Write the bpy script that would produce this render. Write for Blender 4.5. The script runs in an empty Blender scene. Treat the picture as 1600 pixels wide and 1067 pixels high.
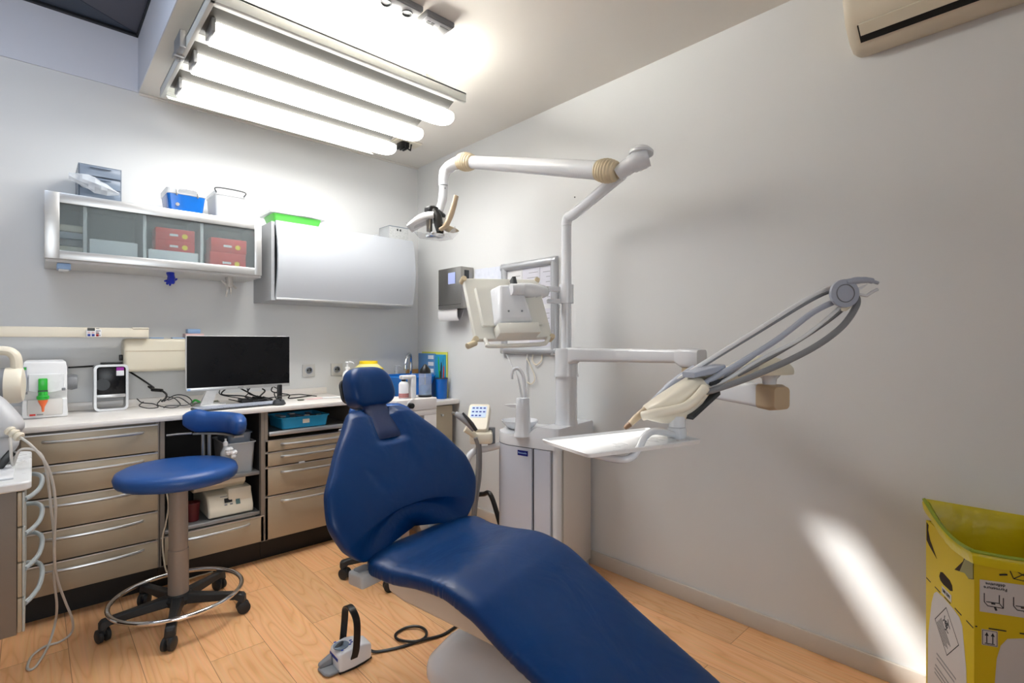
import bpy, bmesh, math, random
from mathutils import Vector, Matrix
random.seed(7)
SC = bpy.context.scene
COL = SC.collection
PI = math.pi

# ---------------------------------------------------------------- camera
cam_d = bpy.data.cameras.new('camera')
cam_d.lens = 18.0
cam_d.sensor_width = 36.0
cam_d.clip_start = 0.05
cam = bpy.data.objects.new('camera', cam_d)
COL.objects.link(cam)
cam.location = (-2.212, -3.452, 1.2)
cam.rotation_euler = (PI/2, 0, math.radians(-43.07))
SC.camera = cam

# ---------------------------------------------------------------- world, sun, daylight, exposure
SC.view_settings.view_transform = 'Standard'
SC.view_settings.look = 'None'
SC.view_settings.gamma = 1.0
SC.view_settings.use_curve_mapping = False
SC.view_settings.exposure = 0.55

world = bpy.data.worlds.new('sky')
SC.world = world
world.use_nodes = True
bg = world.node_tree.nodes['Background']
bg.inputs['Color'].default_value = (0.62, 0.78, 1.0, 1)
bg.inputs['Strength'].default_value = 0.55

sun_d = bpy.data.lights.new('sun', 'SUN')
sun_d.energy = 4.6
sun_d.angle = math.radians(1.6)
sun_d.color = (1.0, 0.97, 0.93)
sun = bpy.data.objects.new('sun', sun_d)
COL.objects.link(sun)
sun.rotation_euler = Vector((0.92, -0.71, -1.0)).to_track_quat('-Z', 'Y').to_euler()

def area(name, loc, direction, sx, sy, power, color, spread=180):
    d = bpy.data.lights.new(name, 'AREA')
    d.shape = 'RECTANGLE'
    d.spread = math.radians(spread)
    d.size, d.size_y, d.energy, d.color = sx, sy, power, color
    o = bpy.data.objects.new(name, d)
    COL.objects.link(o)
    o.location = loc
    o.rotation_euler = Vector(direction).to_track_quat('-Z', 'Y').to_euler()
    return o
# fill lamp added behind the camera; daylight entering by the skylight gap
area('added_front_fill', (-2.3, -4.72, 1.5), (0.1, 1, -0.06), 1.5, 1.2, 7, (0.93, 0.97, 1.0), 95)
area('skylight_daylight', (-2.6, -1.15, 2.84), (0, 0.25, -1), 0.8, 0.12, 6, (0.72, 0.83, 1.0))

# ---------------------------------------------------------------- materials
def s2l(c):
    c = c/255.0
    return c/12.92 if c <= 0.04045 else ((c+0.055)/1.055)**2.4
def rgb(r, g, b):
    return (s2l(r), s2l(g), s2l(b), 1.0)
MATS = {}
def mat(name, col, rough=0.45, metal=0.0, var=0.05, scale=9.0, bump=0.0, bscale=60.0, emit=0.0,
        trans=0.0, alpha=1.0, ior=1.45, coat=0.0, spec=0.5, stretch=None):
    """principled material whose colour and roughness carry a little procedural noise"""
    m = bpy.data.materials.new(name)
    m.use_nodes = True
    n, l = m.node_tree.nodes, m.node_tree.links
    b = n['Principled BSDF']
    c = rgb(*col)
    tc = n.new('ShaderNodeTexCoord')
    src = tc.outputs['Object']
    if stretch:
        mp = n.new('ShaderNodeMapping')
        mp.inputs['Scale'].default_value = stretch
        l.new(src, mp.inputs['Vector'])
        src = mp.outputs['Vector']
    nz = n.new('ShaderNodeTexNoise')
    nz.inputs['Scale'].default_value = scale
    nz.inputs['Detail'].default_value = 4
    l.new(src, nz.inputs['Vector'])
    mix = n.new('ShaderNodeMix')
    mix.data_type = 'RGBA'
    mix.inputs['A'].default_value = tuple(min(1, v*(1-var)) for v in c[:3])+(1,)
    mix.inputs['B'].default_value = tuple(min(1, v*(1+var)) for v in c[:3])+(1,)
    l.new(nz.outputs['Fac'], mix.inputs['Factor'])
    l.new(mix.outputs['Result'], b.inputs['Base Color'])
    mr = n.new('ShaderNodeMapRange')
    mr.inputs['To Min'].default_value = max(0, rough-0.04)
    mr.inputs['To Max'].default_value = min(1, rough+0.04)
    l.new(nz.outputs['Fac'], mr.inputs['Value'])
    l.new(mr.outputs['Result'], b.inputs['Roughness'])
    b.inputs['Metallic'].default_value = metal
    b.inputs['IOR'].default_value = ior
    b.inputs['Specular IOR Level'].default_value = spec
    b.inputs['Coat Weight'].default_value = coat
    b.inputs['Transmission Weight'].default_value = trans
    b.inputs['Alpha'].default_value = alpha
    if bump:
        n2 = n.new('ShaderNodeTexNoise')
        n2.inputs['Scale'].default_value = bscale
        l.new(src, n2.inputs['Vector'])
        bp = n.new('ShaderNodeBump')
        bp.inputs['Strength'].default_value = bump
        bp.inputs['Distance'].default_value = 0.01
        l.new(n2.outputs['Fac'], bp.inputs['Height'])
        l.new(bp.outputs['Normal'], b.inputs['Normal'])
    if emit:
        b.inputs['Emission Color'].default_value = c
        b.inputs['Emission Strength'].default_value = emit
    MATS[name] = m
    return m

M_WALL = mat('painted_wall', (217, 218, 218), 0.62, var=0.02, scale=2, bump=0.02, bscale=250)
M_CEIL = mat('painted_ceiling', (225, 221, 214), 0.7, var=0.02, scale=2)
M_WELL = mat('skylight_shaft_paint', (214, 217, 226), 0.7, var=0.02, scale=2)
M_BASE = mat('baseboard_paint', (200, 192, 182), 0.4, var=0.05, scale=12)
M_WHITE = mat('white_lacquer', (222, 223, 224), 0.28, var=0.02)
M_WORKTOP = mat('white_worktop', (226, 221, 216), 0.3, var=0.03, scale=30)
M_TAUPE = mat('taupe_laminate', (172, 158, 136), 0.38, metal=0.1, var=0.03, scale=40, stretch=(0.3, 1, 1))
M_TAUPED = mat('taupe_carcass', (128, 118, 108), 0.45, var=0.03)
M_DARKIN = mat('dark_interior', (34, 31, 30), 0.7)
M_KICK = mat('black_plinth', (12, 11, 11), 0.5)
M_ALU = mat('brushed_aluminium', (196, 197, 197), 0.35, metal=0.85, var=0.03, scale=60, stretch=(0.2, 1, 1))
M_ALUD = mat('matt_grey_aluminium', (150, 150, 150), 0.4, metal=0.6, var=0.03)
M_CHROME = mat('chrome', (225, 225, 228), 0.08, metal=1.0, var=0.01)
M_STEEL = mat('stainless_steel', (160, 158, 154), 0.3, metal=0.9, var=0.04, scale=50, stretch=(1, 1, 0.1))
M_UNITW = mat('unit_white_enamel', (216, 218, 222), 0.22, var=0.015, coat=0.3)
M_UNITG = mat('unit_pale_grey_panel', (194, 199, 212), 0.2, var=0.015, coat=0.4)
M_CREAM = mat('cream_plastic', (226, 218, 200), 0.38, var=0.02)
M_CREAM2 = mat('aged_cream_plastic', (216, 208, 188), 0.42, var=0.03)
M_TAN = mat('tan_plastic', (186, 166, 138), 0.4, var=0.03)
M_BELLOW = mat('beige_rubber', (205, 190, 160), 0.5, var=0.03)
M_GREYP = mat('grey_plastic', (128, 130, 134), 0.4)
M_BLUEGREY = mat('blue_grey_plastic', (166, 172, 186), 0.35, var=0.02)
M_DGREY = mat('dark_grey_plastic', (52, 55, 58), 0.45)
M_BLACK = mat('black_plastic', (16, 16, 17), 0.35)
M_RUBBER = mat('black_rubber', (14, 14, 14), 0.6)
M_BLUELEA = mat('navy_leather', (14, 47, 100), 0.36, var=0.06, scale=5, bump=0.06, bscale=420)
M_BLUESTOOL = mat('blue_vinyl', (30, 74, 138), 0.36, var=0.05, scale=6, bump=0.05, bscale=380)
M_PAPER = mat('paper', (228, 228, 230), 0.8, var=0.03, scale=14)
M_INK = mat('ink', (40, 40, 44), 0.7)
M_RED = mat('red_card', (210, 48, 40), 0.5)
M_ORANGE = mat('orange_plastic', (236, 112, 60), 0.35)
M_GREEN = mat('green_plastic', (44, 172, 56), 0.3)
M_LGREEN = mat('bright_green_plastic', (104, 214, 92), 0.3, alpha=0.92)
M_YELLOW = mat('yellow_plastic', (250, 216, 22), 0.4)
M_CARDY = mat('yellow_card', (214, 186, 8), 0.55, var=0.04)
M_BAGY = mat('yellow_bag_film', (226, 206, 24), 0.3, alpha=0.93, bump=0.35, bscale=22)
M_BAGG = mat('green_tape', (150, 168, 30), 0.35, bump=0.2, bscale=40)
M_BLUEP = mat('blue_clear_plastic', (24, 112, 205), 0.2, trans=0.35, var=0.04)
M_BLUEG = mat('blue_glass', (40, 132, 222), 0.08, trans=0.4, ior=1.3, var=0.03)
M_CYAN = mat('cyan_plastic', (38, 150, 196), 0.4)
M_CLEAR = mat('clear_plastic', (222, 226, 230), 0.15, alpha=0.26, var=0.02)
M_CLEARW = mat('cloudy_plastic', (206, 209, 212), 0.3, alpha=0.55, var=0.03)
M_GREYCLEAR = mat('smoky_clear_plastic', (140, 154, 172), 0.2, alpha=0.62, var=0.06)
M_GLASSF = mat('frosted_glass', (205, 214, 216), 0.2, trans=0.9, ior=1.1, var=0.02)
M_GLOVEB = mat('blue_nitrile', (12, 40, 170), 0.45)
M_GLOVEW = mat('white_latex', (206, 202, 196), 0.5, alpha=0.9)
M_SCREEN = mat('black_screen', (5, 6, 9), 0.28, var=0.0, spec=0.35)
M_PBLUE = mat('pale_blue_plastic', (150, 182, 222), 0.4)
M_PINK = mat('pale_pink_card', (222, 190, 190), 0.55)
M_WOOD = mat('light_wood', (196, 148, 92), 0.5, var=0.15, scale=12, stretch=(1, 8, 8))
M_BROWN = mat('dark_red_plastic', (92, 26, 30), 0.35)
M_BIZ = mat('blue_print', (36, 60, 150), 0.5)
M_LILAC = mat('purple_print', (150, 40, 150), 0.5)

# ---------------------------------------------------------------- object helpers
MW = {}                                     # world matrix of every thing and part
def tag(o, label=None, cat=None, group=None, kind=None):
    if label: o['label'] = label
    if cat: o['category'] = cat
    if group: o['group'] = group
    if kind: o['kind'] = kind
    return o
def thing(name, label, cat, loc=(0, 0, 0), rz=0.0, group=None):
    o = bpy.data.objects.new(name, None)
    COL.objects.link(o)
    o.empty_display_size = 0.05
    o.location = loc
    o.rotation_euler = (0, 0, rz)
    MW[o.name] = Matrix.Translation(loc) @ Matrix.Rotation(rz, 4, 'Z')
    return tag(o, label, cat, group)
def dup(root, loc=None, rz=None, label=None):
    def cp(o, par):
        c = o.copy()
        COL.objects.link(c)
        c.parent = par
        for ch in [x for x in bpy.data.objects if x.parent == o]:
            cp(ch, c)
        return c
    r = cp(root, None)
    if loc is not None: r.location = loc
    if rz is not None: r.rotation_euler = (0, 0, rz)
    if label: r['label'] = label
    MW[r.name] = Matrix.Translation(r.location) @ Matrix.Rotation(r.rotation_euler.z, 4, 'Z')
    return r

def spline(pts, n=8):
    """Catmull-Rom through the points"""
    P = [Vector(p) for p in pts]
    P = [2*P[0]-P[1]] + P + [2*P[-1]-P[-2]]
    out = []
    for i in range(1, len(P)-2):
        a, b, c, d = P[i-1:i+3]
        for k in range(n):
            t = k/n
            out.append(0.5*((2*b)+(c-a)*t+(2*a-5*b+4*c-d)*t*t+(3*b-a-3*c+d)*t**3))
    out.append(P[-2])
    return out
def rrect(w, h, r, n=5):
    """rounded rectangle outline, centred"""
    r = min(r, w/2-1e-4, h/2-1e-4)
    pts = []
    for cx, cy, a0 in ((w/2-r, h/2-r, 0), (-w/2+r, h/2-r, 90), (-w/2+r, -h/2+r, 180), (w/2-r, -h/2+r, 270)):
        for k in range(n+1):
            a = math.radians(a0+90*k/n)
            pts.append((cx+r*math.cos(a), cy+r*math.sin(a)))
    return pts

class MB:
    """collects shapes into one mesh"""
    def __init__(self, T=None):
        self.bm = bmesh.new()
        self.T = T or Matrix.Identity(4)
    def v(self, p):
        return self.bm.verts.new(self.T @ Vector(p))
    def face(self, vs):
        try: return self.bm.faces.new(vs)
        except ValueError: return None
    def bb(self, lo, hi, bev=0.0, seg=2, R=None):
        """box between two corners; R rotates it about its centre"""
        c = (Vector(lo)+Vector(hi))/2
        vs = []
        for k in range(8):
            p = Vector((hi[0] if k & 1 else lo[0], hi[1] if k & 2 else lo[1], hi[2] if k & 4 else lo[2]))
            if R is not None: p = c + R @ (p-c)
            vs.append(self.v(p))
        fs = [self.face([vs[i] for i in q]) for q in ((0, 2, 3, 1), (4, 5, 7, 6), (0, 1, 5, 4), (2, 6, 7, 3), (0, 4, 6, 2), (1, 3, 7, 5))]
        if bev:
            es = list({e for f in fs for e in f.edges})
            bmesh.ops.bevel(self.bm, geom=es, offset=bev, segments=seg, affect='EDGES', profile=0.5)
        return self
    def box(self, c, s, bev=0.0, seg=2, R=None):
        return self.bb([c[i]-s[i]/2 for i in range(3)], [c[i]+s[i]/2 for i in range(3)], bev, seg, R)
    def loft(self, rings, cap=True, close=True, loop=False):
        R = [[self.v(p) for p in ring] for ring in rings]
        n = len(R[0])
        m = len(R)
        for i in range(m if loop else m-1):
            a, b = R[i], R[(i+1) % m]
            for k in range(n if close else n-1):
                self.face([a[k], a[(k+1) % n], b[(k+1) % n], b[k]])
        if cap and close and not loop:
            self.face(R[0][::-1])
            self.face(R[-1])
        return self
    def tube(self, pts, r, n=10, cap=True, flat=1.0, loop=False):
        pts = [Vector(p) for p in pts]
        m = len(pts)
        rs = r if isinstance(r, (list, tuple)) else [r]*m
        if len(rs) != m:
            rs = [rs[min(len(rs)-1, int(i*len(rs)/m))] for i in range(m)]
        rings = []
        t0 = (pts[1]-pts[0]).normalized()
        ref = Vector((0, 0, 1)) if abs(t0.z) < 0.9 else Vector((1, 0, 0))
        u = t0.cross(ref).normalized()
        for i in range(m):
            if loop: t = (pts[(i+1) % m]-pts[i-1]).normalized()
            elif i == 0: t = t0
            elif i == m-1: t = (pts[-1]-pts[-2]).normalized()
            else: t = ((pts[i+1]-pts[i]).normalized()+(pts[i]-pts[i-1]).normalized()).normalized()
            u = (u-t*u.dot(t)).normalized()
            w = t.cross(u)
            rings.append([pts[i]+u*(rs[i]*math.cos(2*PI*k/n))+w*(rs[i]*flat*math.sin(2*PI*k/n)) for k in range(n)])
        return self.loft(rings, cap=cap, loop=loop)
    def cyl(self, p0, p1, r0, r1=None, n=24, cap=True):
        return self.tube([p0, p1], [r0, r0 if r1 is None else r1], n=n, cap=cap)
    def lathe(self, prof, c=(0, 0, 0), n=32, axis=(0, 0, 1), cap=True):
        """profile of (radius, height) turned about an axis through c"""
        q = Vector((0, 0, 1)).rotation_difference(Vector(axis).normalized()).to_matrix()
        c = Vector(c)
        rings = [[c+q @ Vector((max(r, 1e-4)*math.cos(2*PI*k/n), max(r, 1e-4)*math.sin(2*PI*k/n), h)) for k in range(n)] for r, h in prof]
        return self.loft(rings, cap=cap)
    def prism(self, poly, o, ux, uy, d):
        """2-D outline in the plane o + x*ux + y*uy, pushed by the vector d"""
        o, ux, uy, d = Vector(o), Vector(ux), Vector(uy), Vector(d)
        a = [o+ux*x+uy*y for x, y in poly]
        return self.loft([a, [p+d for p in a]])
    def plate(self, c, ux, uy, w, h, t, r=0.0, n=4):
        """rounded flat plate: centre, two in-plane directions, thickness along their cross product"""
        ux, uy = Vector(ux).normalized(), Vector(uy).normalized()
        nn = ux.cross(uy)
        poly = rrect(w, h, r, n) if r else [(-w/2, -h/2), (w/2, -h/2), (w/2, h/2), (-w/2, h/2)]
        return self.prism(poly, Vector(c)-nn*t/2, ux, uy, nn*t)
    def text(self, s, o, ux, uy, size, t=0.0006, align='CENTER'):
        """raised lettering on the plane o + x*ux + y*uy"""
        cu = bpy.data.curves.new('lettering', 'FONT')
        cu.body, cu.size, cu.extrude, cu.align_x, cu.align_y = s, size, t, align, 'CENTER'
        cu.resolution_u = 2
        ob = bpy.data.objects.new('lettering', cu)
        me = ob.to_mesh()
        ux, uy = Vector(ux).normalized(), Vector(uy).normalized()
        nn = ux.cross(uy)
        vs = [self.v(Vector(o)+ux*p.co.x+uy*p.co.y+nn*p.co.z) for p in me.vertices]
        for f in me.polygons:
            self.face([vs[i] for i in f.vertices])
        ob.to_mesh_clear()
        bpy.data.objects.remove(ob)
        bpy.data.curves.remove(cu)
        return self
    def build(self, name, m, parent=None, world=True, bev=0.0, bseg=2, sub=0, solid=0.0, smooth=True, angle=35):
        bmesh.ops.recalc_face_normals(self.bm, faces=self.bm.faces)
        me = bpy.data.meshes.new(name)
        if parent is not None and world:
            self.bm.transform(MW[parent.name].inverted())
        self.bm.to_mesh(me)
        self.bm.free()
        if smooth:
            me.polygons.foreach_set('use_smooth', [True]*len(me.polygons))
            me.set_sharp_from_angle(angle=math.radians(180 if sub else angle))
        me.materials.append(m)
        o = bpy.data.objects.new(name, me)
        COL.objects.link(o)
        if parent is not None:
            o.parent = parent
            MW[o.name] = MW[parent.name]
        else:
            MW[o.name] = Matrix.Identity(4)
        if solid:
            md = o.modifiers.new('thickness', 'SOLIDIFY')
            md.thickness, md.offset = solid, 0
        if bev:
            md = o.modifiers.new('bevel', 'BEVEL')
            md.width, md.segments, md.limit_method, md.angle_limit = bev, bseg, 'ANGLE', math.radians(40)
        if sub:
            md = o.modifiers.new('subdivision', 'SUBSURF')
            md.levels = md.render_levels = sub
        return o
def struct(o):
    o['kind'] = 'structure'
    return o
def origin_to_base(o):
    """put a single-mesh thing's origin at the middle of its base"""
    vs = [v.co for v in o.data.vertices]
    lo = [min(v[i] for v in vs) for i in range(3)]
    hi = [max(v[i] for v in vs) for i in range(3)]
    c = Vector(((lo[0]+hi[0])/2, (lo[1]+hi[1])/2, lo[2]))
    o.data.transform(Matrix.Translation(-c))
    o.location = c
    MW[o.name] = Matrix.Translation(c)
    return o
def single(mb, name, m, label, cat, group=None, **kw):
    return tag(origin_to_base(mb.build(name, m, None, **kw)), label, cat, group)

# ================================================================ the room
XL, YF, ZC = -3.6, -4.8, 2.563              # left wall, wall behind the camera, ceiling
XR = -1.79                                  # right edge of the skylight shaft
YS = -1.62                                  # front edge of the shaft
ZS = 2.86                                   # glazing height

def floor_mat():
    m = bpy.data.materials.new('beech_laminate')
    m.use_nodes = True
    n, l = m.node_tree.nodes, m.node_tree.links
    b = n['Principled BSDF']
    tc = n.new('ShaderNodeTexCoord')
    mp = n.new('ShaderNodeMapping')
    mp.inputs['Rotation'].default_value = (0, 0, PI/2)
    l.new(tc.outputs['Object'], mp.inputs['Vector'])
    br = n.new('ShaderNodeTexBrick')
    br.offset = 0.37
    br.inputs['Scale'].default_value = 1.0
    br.inputs['Brick Width'].default_value = 1.28
    br.inputs['Row Height'].default_value = 0.192
    br.inputs['Mortar Size'].default_value = 0.0012
    br.inputs['Mortar Smooth'].default_value = 0.4
    br.inputs['Color1'].default_value = (0, 0, 0, 1)
    br.inputs['Color2'].default_value = (1, 1, 1, 1)
    br.inputs['Mortar'].default_value = (0.5, 0.5, 0.5, 1)
    l.new(mp.outputs['Vector'], br.inputs['Vector'])
    # each plank shifts the grain
    add = n.new('ShaderNodeVectorMath')
    add.operation = 'ADD'
    sc = n.new('ShaderNodeVectorMath')
    sc.operation = 'SCALE'
    sc.inputs['Scale'].default_value = 7.3
    l.new(br.outputs['Color'], sc.inputs[0])
    l.new(mp.outputs['Vector'], add.inputs[0])
    l.new(sc.outputs['Vector'], add.inputs[1])
    st = n.new('ShaderNodeMapping')
    st.inputs['Scale'].default_value = (0.9, 7.0, 1.0)
    l.new(add.outputs['Vector'], st.inputs['Vector'])
    nz = n.new('ShaderNodeTexNoise')
    nz.inputs['Scale'].default_value = 1.25
    nz.inputs['Detail'].default_value = 1.5
    nz.inputs['Distortion'].default_value = 0.35
    l.new(st.outputs['Vector'], nz.inputs['Vector'])
    # contour lines of the noise give cathedral grain
    mul = n.new('ShaderNodeMath')
    mul.operation = 'MULTIPLY'
    mul.inputs[1].default_value = 26.0
    l.new(nz.outputs['Fac'], mul.inputs[0])
    fr = n.new('ShaderNodeMath')
    fr.operation = 'PINGPONG'
    fr.inputs[1].default_value = 1.0
    l.new(mul.outputs[0], fr.inputs[0])
    fine = n.new('ShaderNodeTexNoise')
    fm = n.new('ShaderNodeMapping')
    fm.inputs['Scale'].default_value = (3.0, 120.0, 1.0)
    l.new(add.outputs['Vector'], fm.inputs['Vector'])
    fine.inputs['Scale'].default_value = 1.0
    fine.inputs['Detail'].default_value = 3
    l.new(fm.outputs['Vector'], fine.inputs['Vector'])
    r1 = n.new('ShaderNodeValToRGB')
    e = r1.color_ramp.elements
    e[0].position, e[0].color = 0.0, rgb(228, 168, 116)
    e[1].position, e[1].color = 1.0, rgb(244, 192, 142)
    x = r1.color_ramp.elements.new(0.22)
    x.color = rgb(238, 182, 130)
    l.new(fr.outputs[0], r1.inputs['Fac'])
    mx = n.new('ShaderNodeMix')
    mx.data_type = 'RGBA'
    mx.blend_type = 'MULTIPLY'
    mx.inputs['Factor'].default_value = 0.22
    l.new(r1.outputs['Color'], mx.inputs['A'])
    l.new(fine.outputs['Color'], mx.inputs['B'])
    r2 = n.new('ShaderNodeValToRGB')
    r2.color_ramp.elements[0].color = (0.9, 0.9, 0.9, 1)
    r2.color_ramp.elements[1].color = (1.08, 1.05, 1.02, 1)
    l.new(br.outputs['Color'], r2.inputs['Fac'])
    m2 = n.new('ShaderNodeMix')
    m2.data_type = 'RGBA'
    m2.blend_type = 'MULTIPLY'
    m2.inputs['Factor'].default_value = 1.0
    l.new(mx.outputs['Result'], m2.inputs['A'])
    l.new(r2.outputs['Color'], m2.inputs['B'])
    m3 = n.new('ShaderNodeMix')
    m3.data_type = 'RGBA'
    m3.blend_type = 'MIX'
    m3.inputs['B'].default_value = rgb(150, 98, 62)
    l.new(br.outputs['Fac'], m3.inputs['Factor'])
    l.new(m2.outputs['Result'], m3.inputs['A'])
    l.new(m3.outputs['Result'], b.inputs['Base Color'])
    b.inputs['Roughness'].default_value = 0.34
    return m

struct(MB().bb((XL, YF, -0.1), (0.0, 0.0, 0.0)).build('floor', floor_mat(), smooth=False))
struct(MB().bb((XL, 0.0, -0.1), (0.15, 0.15, 3.1)).build('wall_back', M_WALL, smooth=False))
struct(MB().bb((0.0, YF, -0.1), (0.15, 0.0, 3.1)).build('wall_right', M_WALL, smooth=False))
struct(MB().bb((XL-0.15, YF, -0.1), (XL, 0.15, 3.1)).build('wall_left', M_WALL, smooth=False))
w = MB()
wx0, wx1, wz0, wz1 = -3.1, -1.5, 0.85, 2.15
w.bb((XL-0.15, YF-0.15, -0.1), (wx0, YF, 3.1)).bb((wx1, YF-0.15, -0.1), (0.15, YF, 3.1))
w.bb((wx0, YF-0.15, -0.1), (wx1, YF, wz0)).bb((wx0, YF-0.15, wz1), (wx1, YF, 3.1))
struct(w.build('wall_front', M_WALL, smooth=False))
w = MB()
w.bb((wx0, YF-0.09, wz0), (wx0+0.05, YF-0.03, wz1)).bb((wx1-0.05, YF-0.09, wz0), (wx1, YF-0.03, wz1))
w.bb((wx0, YF-0.09, wz0), (wx1, YF-0.03, wz0+0.05)).bb((wx0, YF-0.09, wz1-0.05), (wx1, YF-0.03, wz1))
w.bb((-2.33, YF-0.09, wz0), (-2.27, YF-0.03, wz1))
struct(w.build('added_window', M_WHITE, smooth=False))  # unseen window, added behind the camera for frontal light
# ceiling with the skylight opening and its shaft
XS = -3.3
c = MB()
c.bb((XR, YF, ZC), (0.0, 0.0, ZC+0.1)).bb((XL, YF, ZC), (XS, 0.0, ZC+0.1)).bb((XS, YF, ZC), (XR, YS, ZC+0.1))
struct(c.build('ceiling', M_CEIL, smooth=False))
t = MB()
t.bb((XR, YS, ZC+0.1), (XR+0.1, 0.0, ZS+0.14)).bb((XS-0.1, YS, ZC+0.1), (XS, 0.0, ZS+0.14)).bb((XS-0.1, YS-0.1, ZC+0.1), (XR+0.1, YS, ZS+0.14))
t.bb((XR-0.004, YS, ZC+0.0005), (XR, 0.0, ZS+0.14)).bb((XS, YS, ZC+0.0005), (XS+0.004, 0.0, ZS+0.14)).bb((XS, YS, ZC+0.0005), (XR, YS+0.004, ZS+0.14))
t.bb((XS, -0.008, ZC), (XR, 0.0, ZS))
struct(t.build('trim_1', M_WELL, smooth=False))
# unseen roof outside, blocking light so that daylight only enters through the gap of the skylight
r = MB()
r.bb((XR, YF, ZS+0.14), (0.15, 0.15, ZS+0.2)).bb((XL-0.15, YF, ZS+0.14), (XS, 0.15, ZS+0.2)).bb((XS, YF, ZS+0.14), (XR, YS, ZS+0.2))
struct(r.build('unseen_roof', M_WELL, smooth=False))
f = MB()
f.bb((XS, -0.03, ZS), (XR, 0.0, ZS+0.04)).bb((XS, YS, ZS), (XR, YS+0.03, ZS+0.04)).bb((XR-0.012, YS, ZS), (XR, 0, ZS+0.04)).bb((XS, YS, ZS), (XS+0.03, 0, ZS+0.04))
win = struct(f.build('window_1', mat('skylight_black_frame', (14, 17, 22), 0.4), smooth=False))
M_BLIND = mat('blackout_blind', (74, 74, 84), 0.35, var=0.08, scale=3)
SL0, SL1 = -1.232, -1.075                    # the gap the sun comes through
MB().bb((XS, SL1, ZS+0.012), (XR, -0.03, ZS+0.022)).bb((-2.2, SL0, ZS+0.012), (XR, SL1, ZS+0.022)).bb((XS, YS, ZS+0.012), (XR, SL0, ZS+0.022)).build('blind', M_BLIND, win, smooth=False)
MB().prism([(XS, -0.035), (XS, -0.62), (-2.5, -0.46), (-1.81, -0.035)], (0, 0, ZS+0.0105), (1, 0, 0), (0, 1, 0), (0, 0, 0.0015)).build('painted_blind_shade', mat('blind_shade_tone', (52, 62, 76), 0.4), win, smooth=False)  # dark wedge painted on the blind as shade
# baseboards
struct(MB().bb((-0.014, YF, 0.0), (0.0, -0.0, 0.072), 0.003).build('baseboard_right', M_BASE))
struct(MB().bb((XL, YF, 0.0), (XL+0.014, 0.0, 0.072), 0.003).build('baseboard_left', M_BASE))
struct(MB().bb((XL, YF, 0.0), (0, YF+0.014, 0.072), 0.003).build('baseboard_front', M_BASE))
# small edge moulding where the ceiling meets the back wall
struct(MB().bb((XR, -0.012, ZC-0.012), (0.0, 0.0, ZC), 0.002).build('trim_3', M_CEIL))

# ================================================================ ceiling light
L = thing('ceiling_light_fixture', 'large suspended white light fixture with three glowing diffuser tubes', 'ceiling light', (-1.19, -0.92, 2.43))
x0, x1, y0, y1, zb, zt = -1.757, -0.625, -1.418, -0.43, 2.40, 2.447
M_LAMPF = mat('lamp_housing', (205, 207, 202), 0.4)
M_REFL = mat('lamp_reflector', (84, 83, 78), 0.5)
M_LAMP = mat('glowing_diffuser', (255, 253, 248), 0.3, emit=6.0)
M_LAMPUP = mat('added_uplight_glow', (255, 252, 244), 0.3, emit=85.0)
M_LAMPS = mat('backlit_side_panel', (222, 226, 220), 0.3, emit=0.75)
h = MB()
h.bb((x0, y0, zb), (x1, y0+0.018, zt), 0.002).bb((x0, y0, zb), (x0+0.016, y1, zt), 0.002)
h.bb((x0, y1-0.012, zb+0.02), (x1, y1, zt), 0.002)
h.bb((x0, y0, zt-0.008), (x1, y1, zt-0.002))
h.build('housing', M_LAMPF, L)
lam = MB()
tubes = (-1.2, -0.905, -0.605)
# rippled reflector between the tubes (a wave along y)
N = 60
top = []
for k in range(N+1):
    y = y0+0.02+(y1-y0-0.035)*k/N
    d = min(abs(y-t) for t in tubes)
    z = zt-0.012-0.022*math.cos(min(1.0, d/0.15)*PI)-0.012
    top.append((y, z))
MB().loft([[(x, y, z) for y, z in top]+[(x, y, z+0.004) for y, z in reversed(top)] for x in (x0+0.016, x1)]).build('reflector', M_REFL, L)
for ty in tubes:
    rings = []
    for k, (xx, s) in enumerate(((x0+0.05, 0.94), (x0+0.056, 1.0), (x1-0.02, 1.0), (x1+0.03, 0.9), (x1+0.055, 0.62), (x1+0.062, 0.3))):
        rings.append([(xx, ty+0.07*s*math.cos(a), zb-0.006-0.034*s*math.sin(a)) for a in [PI*j/10 for j in range(11)]] + [(xx, ty-0.068*s, zb+0.012), (xx, ty+0.068*s, zb+0.012)])
    MB().loft(rings).build('diffuser', M_LAMP, L)
    area('tube_light', ((x0+x1)/2, ty, zb-0.043), (0, 0, -1), 1.08, 0.13, 4.2, (1.0, 0.985, 0.96), 175)
    e = MB()
    e.bb((x0+0.034, ty-0.078, zb-0.03), (x0+0.048, ty+0.02, zb+0.02), 0.002)
    e.build('end_cap', M_ALUD, L)
MB().prism([(y0+0.03, zt), (y0+0.034, zt), (y0+0.126, zt+0.06), (y0+0.122, zt+0.06)], (x0+0.1, 0, 0), (0, 1, 0), (0, 0, 1), (x1-x0-0.28, 0, 0)).build('added_uplight_strip', M_LAMPUP, L)  # hidden glowing strip, added to throw light onto the ceiling
MB().prism([(y0+0.036, zt-0.001), (y0+0.2, zt-0.001), (y0+0.2, zt+0.066), (y0+0.13, zt+0.066), (y0+0.128, zt+0.0602)], (x0+0.08, 0, 0), (0, 1, 0), (0, 0, 1), (x1-x0-0.24, 0, 0)).build('added_uplight_backing', M_LAMPF, L)  # hidden backing, added to keep the strip from lighting backwards
MB().prism([(-0.02, 0.0), (0.03, 0.03), (0.03, 0.034), (-0.02, 0.004)], (x0+0.03, y1-0.004, zb-0.004), (0, 1, 0), (0, 0, 1), (x1-x0-0.03, 0, 0)).build('side_panel', M_LAMPS, L)
b = MB()
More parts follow.
